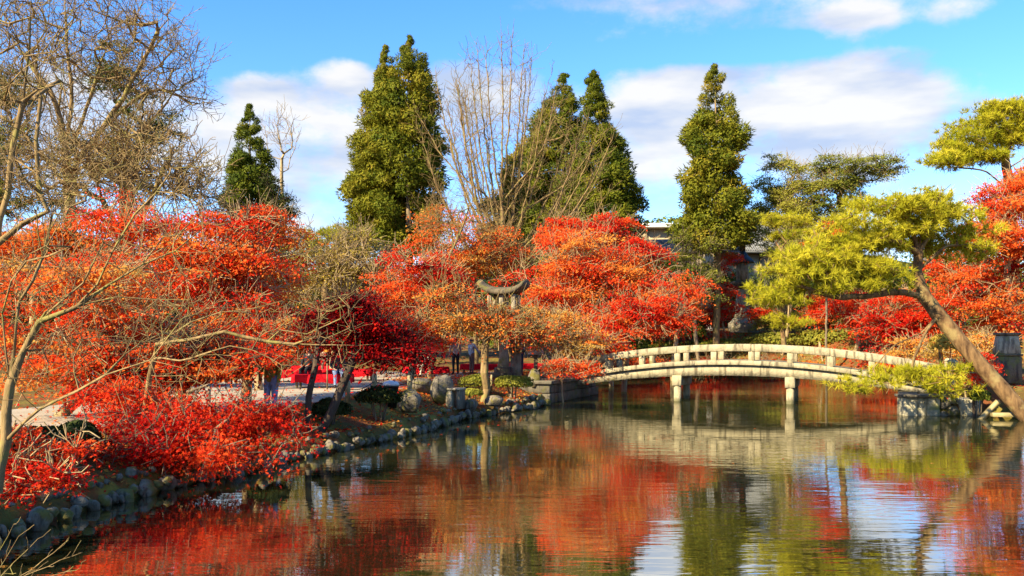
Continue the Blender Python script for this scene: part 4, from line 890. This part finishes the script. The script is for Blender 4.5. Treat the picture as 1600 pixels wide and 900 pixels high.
A = np.array([at(*rng.uniform((0, 240), (330, 600)), D + rng.uniform(-1, 1)) for _ in range(330)])
bare_tree('smooth pale bare tree nearest the camera at the left edge', fl, A, .054, 'bark_tan', .25, .0026, 1, .30, .25, .02, rounds=2)
D = 10.5
fl = [(-1, 0, [at(-120, 760, D), at(-60, 520, D), at(-8, 385, D), at(12, 362, D)]), (0, .99, [at(35, 350, D), at(75, 330, D), at(105, 303, D), at(118, 282, D)]), (0, .98, [at(8, 300, D), at(20, 225, D), at(36, 160, D), at(45, 80, D), at(47, -30, D)]),
      (2, .6, [at(62, 100, D), at(75, 20, D), at(80, -40, D)]), (2, .5, [at(58, 140, D), at(85, 60, D), at(112, 0, D)]), (1, .5, [at(60, 300, D), at(58, 220, D), at(65, 150, D)]), (2, .3, [at(-10, 200, D), at(-30, 120, D)])]
A = np.array([at(*rng.uniform((-20, 0), (120, 300)), D + rng.uniform(-1, 1)) for _ in range(90)])
bare_tree('tall bare tree rising along the left edge out of the picture', fl, A, .055, 'bark_tan', .28, .004, 2, .35, .4, .02)
D = 33
fl = [(-1, 0, [at(112, 560, D), at(110, 420, D), at(108, 300, D), at(104, 235, D)]), (0, .99, [at(88, 165, D), at(55, 110, D), at(20, 60, D)]), (0, .97, [at(140, 150, D), at(165, 80, D), at(180, 10, D), at(190, -40, D)]), (0, .99, [at(112, 150, D), at(105, 70, D), at(100, -30, D)]),
      (0, .9, [at(160, 200, D), at(205, 130, D), at(235, 70, D), at(262, 30, D)]), (0, .86, [at(190, 170, D), at(250, 140, D), at(300, 165, D), at(325, 172, D)]), (4, .5, [at(250, 100, D), at(290, 60, D)]), (0, .8, [at(40, 210, D), at(0, 180, D)]), (0, .88, [at(140, 230, D), at(200, 215, D), at(262, 160, D), at(290, 112, D)])]
C, _, q = in_blobs([blob_m(130, 60, 130, 75, D, 4), blob_m(230, 90, 80, 70, D, 3), blob_m(40, 120, 80, 80, D, 3), blob_m(280, 150, 42, 40, D, 2)], 420, .5)
bare_tree('big spreading grey bare tree high above the left maples', fl, C, .21, 'bark_tan', .5, .0085, 2, .7, .25, .06, rounds=2, clear=12)
D = 26
C, _, q = in_blobs([blob_m(240, 260, 80, 60, D, 3), blob_m(150, 270, 90, 50, D, 3), blob_m(300, 290, 40, 30, D, 2), blob_m(60, 280, 60, 40, D, 2)], 380, .3)
bare_tree('tan twiggy bare tree above the tall red maple', [(-1, 0, [at(200, 575, D), at(205, 450, D), at(200, 360, D)]), (0, .98, [at(160, 310, D), at(140, 260, D)]), (0, .98, [at(240, 300, D), at(270, 240, D)]), (0, .95, [at(205, 300, D), at(210, 230, D)])], C, .16, 'bark_tan', .4, .009, 2, .55, .3, .05, rounds=2, clear=8)
D = 50
def ginkgo():
    base = at(787, 548, D); limbs = [(-1, 0, [base, at(786, 420, D), at(784, 280, D), at(786, 160, D), at(783, 58, D)])]
    for k, (f, ex, ey) in enumerate([(.28, 715, 140), (.30, 680, 120), (.33, 700, 210), (.26, 668, 250), (.36, 735, 95), (.40, 745, 70), (.45, 760, 80), (.30, 850, 150), (.34, 830, 95), (.40, 818, 80), (.27, 890, 190), (.24, 930, 215), (.25, 960, 205), (.22, 935, 250), (.2, 900, 270), (.5, 800, 60), (.22, 655, 200), (.2, 690, 300), (.32, 870, 130), (.3, 760, 170), (.22, 950, 300)]):
        y0 = 548 - 490 * f; x0 = 786; sx = (ex - x0); dy = rng.uniform(-2.2, 2.2)
        limbs.append((0, f, [at(x0 + sx * .30, y0 - (y0 - ey) * .14, D + dy * .3), at(x0 + sx * .62, y0 - (y0 - ey) * .42, D + dy * .7), at(x0 + sx * .85, y0 - (y0 - ey) * .72, D + dy), at(ex, ey, D + dy)]))
    for k in range(16):
        f = rng.uniform(.2, .5); ex = 786 + rng.choice([-1, 1]) * rng.uniform(30, 165); ey = 70 + abs(ex - 786) * rng.uniform(.6, 1.3) + rng.uniform(0, 50); y0 = 548 - 490 * f; sx = ex - 786; dy = rng.uniform(-3, 3)
        limbs.append((0, f, [at(786 + sx * .30, y0 - (y0 - ey) * .16, D + dy * .3), at(786 + sx * .65, y0 - (y0 - ey) * .45, D + dy * .7), at(ex, ey, D + dy)]))
    G, _, q = in_blobs([blob_m(785, 190, 95, 115, D, 4), blob_m(860, 250, 75, 60, D, 3), blob_m(720, 240, 55, 80, D, 3)], 170, .4)
    bare_tree('bare ginkgo with long upswept branches in front of the cedars', limbs, G, .33, 'bark_tan', .45, .0085, 2, .9, .35, .06, clear=9, limb_tw=5, spread=.8, name='ginkgo_tree', conv=1.2)
ginkgo()
D = 72
C, _, q = in_blobs([blob_m(440, 215, 28, 45, D, 2)], 70, .3)
bare_tree('thin distant bare tree beside the lone cedar', [(-1, 0, [at(440, 520, D), at(442, 380, D), at(440, 270, D)])], C, .14, 'bark_pale', .8, .012, 2, 1.0, .6, .05, clear=4)
D = 14.5
fl = [(-1, 0, [at(215, 735, D + 1.2), at(225, 650, D + .8), at(240, 560, D + .4), at(245, 520, D)]), (0, .99, [at(300, 503, D), at(345, 487, D), at(398, 482, D), at(440, 470, D)]), (0, .9, [at(300, 530, D), at(350, 518, D), at(420, 536, D), at(500, 538, D), at(585, 540, D)]), (0, .8, [at(300, 560, D - .5), at(360, 540, D - .5), at(420, 560, D - .6), at(450, 590, D - .6)]),
      (0, .7, [at(290, 590, D - .6), at(330, 610, D - .9), at(380, 640, D - 1)]), (2, .5, [at(440, 515, D), at(480, 520, D), at(530, 500, D)]), (0, .85, [at(200, 560, D - .4), at(180, 600, D - .6), at(195, 650, D - .8)])]
A = np.array([at(rng.uniform(240, 560), rng.uniform(455, 590), D + rng.uniform(-1, .8)) for _ in range(110)])
bare_tree('low whitish bare tree stretching branches right across the left maples', fl, A, .045, 'bark_tan', .28, .0045, 2, .3, .1, .03)
D = 44
C, _, q = in_blobs([blob_m(700, 330, 55, 45, D, 2.5), blob_m(740, 350, 50, 40, D, 2.5)], 130, .3)
bare_tree('pale bare tree left of the ginkgo trunk', [(-1, 0, [at(690, 545, D), at(695, 430, D), at(715, 370, D)]), (0, .98, [at(700, 345, D), at(672, 335, D)]), (0, .98, [at(735, 320, D), at(728, 290, D)])], C, .07, 'bark_tan', .5, .008, 2, .6, .3, .05, clear=6)
# foreground twigs at the bottom left corner
D = 5.6
fl = [(-1, 0, [at(-60, 990, D), at(-30, 930, D), at(0, 905, D)])] + [(0, .6 + .05 * k, [at(*a, D + .1 * k), at(*c, D + .1 * k)]) for k, (a, c) in enumerate([((20, 880), (60, 840)), ((50, 890), (100, 850)), ((40, 900), (130, 862)), ((10, 870), (30, 838)), ((60, 905), (120, 890)), ((0, 860), (22, 820))])]
bare_tree('bare budding shrub twigs in the bottom left corner', fl, None, .012, 'bark_tan', .08, .0022, 1, .10, .3, .006, clear=0, limb_tw=1, name='bare_shrub')

# ------------------------------------------------------------------ shrubs and hedges
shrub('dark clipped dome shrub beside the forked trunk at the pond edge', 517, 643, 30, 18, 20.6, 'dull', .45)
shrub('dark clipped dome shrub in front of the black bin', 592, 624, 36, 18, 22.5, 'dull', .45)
shrub('sunny green clipped shrub left of the pale forked trunk', 742, 600, 24, 13, 30.5, 'green', .8)
shrub('sunny green clipped shrub right of the pale forked trunk', 802, 601, 30, 13, 30.8, 'green', .85)
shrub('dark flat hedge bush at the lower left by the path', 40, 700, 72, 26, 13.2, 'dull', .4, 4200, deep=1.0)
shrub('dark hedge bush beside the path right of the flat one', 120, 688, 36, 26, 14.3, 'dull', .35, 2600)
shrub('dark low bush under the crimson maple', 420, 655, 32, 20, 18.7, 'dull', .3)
shrub('small yellow-green moss mound by the square stone post', 738, 616, 16, 7, 28, 'green', .95, 900, group='moss mounds')
shrub('round clipped green bush behind the bridge left of the slender cedar', 1080, 520, 25, 20, 60.2, 'green', .8, 2200, .14)
shrub('round rusty orange bush behind the bridge right of the lantern', 1308, 505, 27, 22, 61, 'olive', .75, 2200, .14)
for i, (px, py, rx, ry, Y, h, lab) in enumerate([(1010, 548, 60, 16, 60, .6, 'low hedge behind the left end of the balustrade'), (1120, 542, 60, 12, 60.5, .75, 'low hedge at the foot of the tall lantern'), (1215, 535, 56, 14, 60.6, .85, 'yellow-green low hedge right of the tall lantern'), (1300, 532, 56, 18, 60.3, .9, 'yellow-green hedge below the rusty bush'), (1385, 535, 60, 20, 59, .9, 'yellow-green hedge left of the scarlet maple'), (1460, 545, 50, 22, 56, .7, 'hedge behind the right end of the bridge')]):
    shrub(lab, px, py, rx, ry, Y, 'green', h, 2600, .16, 'tri', 'hedge', 'hedges on the far bank', cat='hedge', deep=1.3)
shrub('dark leafy bush under the leaning trunk above the pale plank', 1530, 622, 16, 12, 27.7, 'green', .5, 900, .08, group='bushes on the right bank')
shrub('yellow bush behind the leaning trunk', 1476, 540, 22, 18, 31.5, 'olive', .9, 900, .09, group='bushes on the right bank')

# ------------------------------------------------------------------ leaf litter
def litter():
    n = 46000; P = np.column_stack([rng.uniform(-13, 3, n), rng.uniform(6, 44, n)]); Q = np.column_stack([rng.uniform(12, 22, 5000), rng.uniform(24, 40, 5000)]); F = np.column_stack([rng.uniform(3, 24, 9000), rng.uniform(40, 63, 9000)]); F = F[pond_sd(F) < 4.5]; P = np.vstack([P, Q, F])
    s = pond_sd(P); pa = (P[:, 0] < -4.6) & (s > 2.2); keep = (s > .12) & (~pa | (rng.random(len(P)) < .10)); P = P[keep]; z = height(P)
    nr = rng.normal(0, .35, (len(P), 3)); nr[:, 2] += 1; b = MB(); scatter(b, np.column_stack([P, z + .03]), nr, np.where(P[:, 1] > 46, .2, .07), 'kite', rng.uniform(.2, 1, len(P)))
    tag(b.build('fallen_leaves', M['maple'], hue=True), 'fallen red and orange maple leaves strewn on the banks', 'fallen leaves', kind='stuff')
litter()
def floating():
    n = 420; P = np.column_stack([rng.uniform(-6, 13, n), rng.uniform(7, 33, n)]); sd_ = pond_sd(P); k = (sd_ < -.15) & ((sd_ > -1.6) | (rng.random(n) < .12)); P = P[k]
    nr = rng.normal(0, .06, (len(P), 3)); nr[:, 2] += 1; b = MB(); scatter(b, np.column_stack([P, np.full(len(P), .006)]), nr, .06, 'star', rng.uniform(.15, .9, len(P)))
    tag(b.build('floating_leaves', M['maple'], hue=True), 'scattered maple leaves floating on the pond near the bank', 'floating leaves', kind='stuff')
floating()

# ------------------------------------------------------------------ tea garden: benches, bin, lamp
def bench(label, px, Y, w, d, rz=0.0):
    x = gx(px, Y); t = empty('bench', (x, Y, .812), rz, label=label, cat='bench', group='red felt covered benches')
    MB().box((0, 0, .36), (w - .06, d - .06, .07)).build('seat_frame', M['wood'], t)
    for sx in (-1, 1):
        for sy in (-1, 1): MB().box((sx * (w / 2 - .15), sy * (d / 2 - .12), .165), (.07, .07, .33)).build('leg', M['wood'], t)
    b = MB(); n = 12; V = []; F = []          # felt: top sheet with softly waving hanging edge
    loop = [(-w / 2 + w * i / n, -d / 2) for i in range(n)] + [(w / 2, -d / 2 + d * i / 6) for i in range(6)] + [(w / 2 - w * i / n, d / 2) for i in range(n)] + [(-w / 2, d / 2 - d * i / 6) for i in range(6)]
    m = len(loop)
    for lv, (sc_, z) in enumerate(((.985, .435), (1.0, .42), (1.012, .30), (1.02, .17))):
        for i, (a, c) in enumerate(loop): wv = 1 + (.012 * lv * math.sin(i * 2.1)); V.append((a * sc_ * wv, c * sc_ * wv, z + .01 * lv * math.sin(i * 1.3)))
    for lv in range(3):
        for i in range(m): F.append((lv * m + i, (lv + 1) * m + i, (lv + 1) * m + (i + 1) % m, lv * m + (i + 1) % m))
    F.append(tuple(range(m))); b.raw(V, F).build('felt_cover', M['red_felt'], t, fix=True); return t
bench('red felt bench nearest the path behind the forked maple', 505, 29.5, 1.9, .9, .05)
bench('red felt bench in the row behind, left of the jeans-clad visitor', 462, 33.5, 1.8, .9, .05)
bench('red felt bench further back behind the bamboo post', 545, 34.5, 1.9, .9, -.05)
bench('red felt bench under the visitor in the cream coat', 666, 37.5, 1.9, .9, .1)
bench('red felt bench right of the standing visitors', 750, 41.5, 1.8, .9, .0)
bench('red felt bench behind the mossy stone lantern', 822, 42.5, 1.6, .9, .1)
bench('red felt bench far behind the dark-clad seated visitor', 490, 39, 1.9, .9, .0)
def props():
    Y = 24.2; x = gx(611, Y); t = empty('litter_bin', (x, Y, gz(x, Y)), label='black tapered litter bin with white lid beside the path', cat='litter bin')
    MB().lathe([(.15, 0), (.205, .56), (.215, .56), (.215, .60)], 18).build('bucket', M['black_plastic'], t)
    MB().lathe([(.225, .60), (.225, .64), (.19, .70), (.06, .735)], 18).build('lid', M['white_paint'], t)
    Y = 19.6; x = gx(144, Y); t = empty('path_lamp', (x, Y, .8), label='white-headed low path lamp beside the gravel path', cat='path lamp')
    MB().lathe([(.06, 0), (.05, .05), (.045, .62)], 10).build('post', M['black_plastic'], t)
    MB().lathe([(.09, .62), (.10, .66), (.10, .84), (.06, .90), (.01, .93)], 14).build('lamp_head', M['lamp_white'], t)
    MB().lathe([(.115, .615), (.115, .635)], 14).build('collar', M['black_plastic'], t)
    Y = 66; x = gx(1106, Y); z = gz(x, Y); t = empty('notice_board', (x, Y, z), label='small white notice board left of the tall stone lantern', cat='notice board'); zt = EYE + (HOR - 505) * Y / FPX - z
    MB().box((0, 0, zt - .45), (1.0, .06, .85)).build('panel', M['white_paint'], t, bevel=.01)
    for s in (-.42, .42): MB().box((s, .06, zt / 2), (.08, .06, zt)).build('post', M['wood'], t)
    Y = 36.5; x = gx(837, Y); t = empty('notice_board', (x, Y, .8), R(-10), label='white sloping notice box on a rock right of the mossy lantern', cat='notice board')
    MB().box((0, 0, 1.12), (.62, .30, .30), taper=.86).build('box', M['white_paint'], t, bevel=.02); MB().box((0, 0, .5), (.14, .14, 1.0)).build('post', M['wood'], t); MB().box((0, 0, 1.30), (.72, .40, .05)).build('top', M['white_paint'], t, bevel=.01)
    a = [at(505, 552, 28.6), at(517, 540, 28.6)]; t = empty('signboard', (gx(511, 28.3), 28.3, .8), label='small orange hand-lettered-size sign on a stake before the red bench', cat='sign')
    zt = EYE + (HOR - 546) * 28.3 / FPX - .8; MB().box((0, 0, zt), (.24, .03, .17)).build('panel', M['orange'], t, bevel=.005); MB().box((0, .03, zt / 2), (.04, .03, zt)).build('stake', M['wood'], t)
M['orange'] = m_plain('orange_board', (.72, .27, .03), .6, .1)
props()

# ------------------------------------------------------------------ visitors
def cloth(name, c): return m_plain(name, c, .85, .22, 14, .15, .3)
SKIN = m_plain('skin', (.38, .22, .15), .55, .06, 10, .3, .05); HAIR = m_plain('dark_hair', (.02, .015, .012), .5, .4, 30, .4, .3); SHOE = cloth('dark_shoes', (.03, .025, .02))
PANTS = {}
def person(label, px, Y, rz, top, legs, pose='stand', hair=HAIR, arm=0.0, h=1.65, zoff=0.0, bag=False, step=.0):
    x = gx(px, Y); z = gz(x, Y) + (.012 if x < -.6 and Y < 44 else 0); k = h / 1.68
    J = {}
    if pose == 'stand':
        J.update(pel=(0, 0, .93), hipL=(-.09, 0, .88), hipR=(.09, 0, .88), kneL=(-.10, .03 + step, .48), kneR=(.10, .02 - step * .6, .48), ankL=(-.10, -.01 + step * 1.2, .09), ankR=(.10, -.02 - step * 1.6, .09)); dz = 0
    else:
        J.update(pel=(0, 0, .54), hipL=(-.10, .04, .53), hipR=(.10, .04, .53), kneL=(-.12, .44, .50), kneR=(.12, .43, .50), ankL=(-.12, .46, .10), ankR=(.12, .44, .10)); dz = -.39
    J.update(toeL=(J['ankL'][0] - .02, J['ankL'][1] + .17, .045), toeR=(J['ankR'][0] + .02, J['ankR'][1] + .17, .045))
    J.update(wai=(0, .0, 1.10 + dz), che=(0, .01, 1.30 + dz), nec=(0, .0, 1.45 + dz), hed=(0, .025, 1.545 + dz), crn=(0, .015, 1.635 + dz), shL=(-.175, 0, 1.38 + dz), shR=(.175, 0, 1.38 + dz))
    if pose == 'sit': J.update(elL=(-.23, .05, 1.12 + dz), elR=(.23, .05, 1.12 + dz), wrL=(-.15, .27, 1.03 + dz), wrR=(.15, .27, 1.03 + dz), haL=(-.11, .34, 1.01 + dz), haR=(.11, .34, 1.01 + dz))
    else: J.update(elL=(-.245, .03, 1.11), elR=(.245, .04 + arm * .18, 1.11 + arm * .08), wrL=(-.25, .10, .87), wrR=(.22, .10 + arm * .36, .88 + arm * .25), haL=(-.24, .125, .79), haR=(.20, .14 + arm * .42, .82 + arm * .32))
    RD = dict(pel=(.155, .12), hipL=(.10, .10), hipR=(.10, .10), kneL=(.065, .065), kneR=(.065, .065), ankL=(.045, .045), ankR=(.045, .045), toeL=(.035, .03), toeR=(.035, .03), wai=(.145, .11), che=(.165, .12), nec=(.055, .055), hed=(.085, .10), crn=(.055, .065),
              shL=(.075, .075), shR=(.075, .075), elL=(.055, .055), elR=(.055, .055), wrL=(.038, .038), wrR=(.038, .038), haL=(.032, .024), haR=(.032, .024))
    E = [('pel', 'wai', 0), ('wai', 'che', 0), ('che', 'nec', 0), ('nec', 'hed', 2), ('hed', 'crn', 2), ('che', 'shL', 0), ('che', 'shR', 0), ('shL', 'elL', 0), ('shR', 'elR', 0), ('elL', 'wrL', 0), ('elR', 'wrR', 0), ('wrL', 'haL', 2), ('wrR', 'haR', 2),
         ('pel', 'hipL', 1), ('pel', 'hipR', 1), ('hipL', 'kneL', 1), ('hipR', 'kneR', 1), ('kneL', 'ankL', 1), ('kneR', 'ankR', 1), ('ankL', 'toeL', 3), ('ankR', 'toeR', 3)]
    names = list(J); me = bpy.data.meshes.new('body'); me.from_pydata([Vector(J[n]) * k for n in names], [(names.index(a), names.index(c)) for a, c, _ in E], [])
    o = bpy.data.objects.new('body', me); COL.objects.link(o); o.modifiers.new('skin', 'SKIN'); sv = me.skin_vertices[0].data
    for i, n in enumerate(names): sv[i].radius = (RD[n][0] * k, RD[n][1] * k); sv[i].use_root = n == 'pel'
    o.modifiers.new('sub', 'SUBSURF').levels = 2; o.modifiers['sub'].render_levels = 2
    dg = bpy.context.evaluated_depsgraph_get(); nm = bpy.data.meshes.new_from_object(o.evaluated_get(dg)); bpy.data.objects.remove(o)
    # fingers: small bent chains rooted in the palms
    bm = bmesh.new(); bm.from_mesh(nm)
    for side in 'LR':
        hand = Vector(J['ha' + side]) * k; wr = Vector(J['wr' + side]) * k; d = (hand - wr).normalized(); sx = Vector((0, 1, 0)) if abs(d.z) > .6 else Vector((1, 0, 0)); cur = d.cross(sx).normalized()
        for f, (off, L) in enumerate(((-.026, .062), (-.009, .075), (.009, .078), (.026, .068), (.040, .05))):
            base = hand + sx * off * k - d * (.01 if f < 4 else .05); p1 = base + (d + sx * (.6 if f == 4 else 0)).normalized() * L * .55 * k; p2 = p1 + (d * .8 + cur * .5).normalized() * L * .5 * k; b = MB(); b.tube([base, p1, p2], [.010, .009, .007], 5); tm = b.mesh('f'); bm.from_mesh(tm); bpy.data.meshes.remove(tm)
    bm.to_mesh(nm); bm.free(); nm.name = 'body'
    for m_ in (top, legs, SKIN, SHOE): nm.materials.append(m_)
    P = np.empty(len(nm.polygons) * 3); nm.polygons.foreach_get('center', P); P = P.reshape(-1, 3); best = np.full(len(P), 1e9); mi = np.zeros(len(P), np.int32)
    for a, c, g in E:
        A_ = np.array(J[a]) * k; B_ = np.array(J[c]) * k; e = B_ - A_; hh = np.clip(((P - A_) @ e) / (e @ e), 0, 1); dd = np.linalg.norm(P - A_ - hh[:, None] * e, axis=1) - .5 * np.mean(RD[c])
        mi = np.where(dd < best, g, mi); best = np.minimum(dd, best)
    nm.polygons.foreach_set('material_index', mi); nm.polygons.foreach_set('use_smooth', np.ones(len(mi), bool))
    root = empty('person', (x, Y, z + zoff), rz, label=label, cat='person', group='visitors in the tea garden'); link(bpy.data.objects.new('body', nm), root)
    hc = Vector(J['hed']) * k; b = MB(); V = []; F = []; n = 12
    for i in range(7):
        th = math.pi * .60 * i / 6
        for j in range(n):
            a = 2 * math.pi * j / n; rr = math.sin(th) if i else .02; back = .035 if math.sin(a) < .2 else (-.02 if i > 3 else 0)
            V.append((hc.x + .098 * rr * math.cos(a), hc.y - .012 + (.112 + (.0 if back < 0 else .006)) * rr * math.sin(a) + (back if back < 0 else -back * .4), hc.z + .02 + .105 * math.cos(th) - (.03 * i / 6 if math.sin(a) < .2 else -.045 * (i > 3))))
    for i in range(6):
        for j in range(n): F.append((i * n + j, i * n + (j + 1) % n, (i + 1) * n + (j + 1) % n, (i + 1) * n + j))
    b.raw(V, F).build('hair', hair, root, smooth=True, fix=True)
    for sx in (-.032, .032): MB().lathe([(.001, -.008), (.008, 0), (.001, .008)], 6, (hc.x + sx, hc.y + .088, hc.z + .015)).build('eye', HAIR, root)
    MB().raw([(hc.x - .012, hc.y + .09, hc.z - .02), (hc.x + .012, hc.y + .09, hc.z - .02), (hc.x, hc.y + .125, hc.z - .018), (hc.x, hc.y + .092, hc.z + .02)], [(0, 1, 2), (0, 2, 3), (1, 3, 2)]).build('nose', SKIN, root)
    MB().box((hc.x, hc.y + .092, hc.z - .045), (.045, .012, .010)).build('mouth', cloth('lips', (.35, .12, .10)), root)
    return root
black = cloth('black_cloth', (.02, .02, .022)); jeans = cloth('light_blue_denim', (.20, .27, .40)); beige = cloth('beige_quilting', (.42, .30, .22)); cream = cloth('cream_wool', (.60, .53, .42)); lime = cloth('yellow_green_jacket', (.22, .20, .03)); grey = cloth('pale_grey_jacket', (.34, .34, .35)); brown = cloth('brown_cloth', (.16, .09, .06)); navy = cloth('navy_cloth', (.04, .05, .09))
person('person standing in beige padded jacket and black trousers, seen from behind', 712, 40, .35, beige, black, h=1.68)
person('person in pale grey jacket reaching down beside the red bench', 737, 40.6, -.9, grey, brown, arm=.5, h=1.62)
person('person in cream coat sitting on a red bench', 664, 37.4, 2.6, cream, cream, 'sit', zoff=-.0)
person('person in dark coat standing left of the mossy stone lantern', 790, 38.6, .2, brown, black, step=.06, h=1.66)
person('person in navy jacket standing just behind the mossy stone lantern', 812, 39.2, -.5, navy, navy, h=1.7)
person('person in yellow-green jacket and light blue jeans behind the crimson maple', 424, 19.4, 2.8, lime, jeans, h=1.66)
person('person in black coat sitting on the red bench behind the forked maple', 482, 33.4, 2.9, black, black, 'sit')
person('person in black top and light jeans sitting at the end of the red bench', 528, 29.4, 3.4, black, jeans, 'sit')
person('person in brown coat sitting on the rear red bench', 505, 39, 3.0, brown, brown, 'sit')
person('person in white coat standing among the maples left of the cream coat', 600, 41.5, .4, cream, navy)
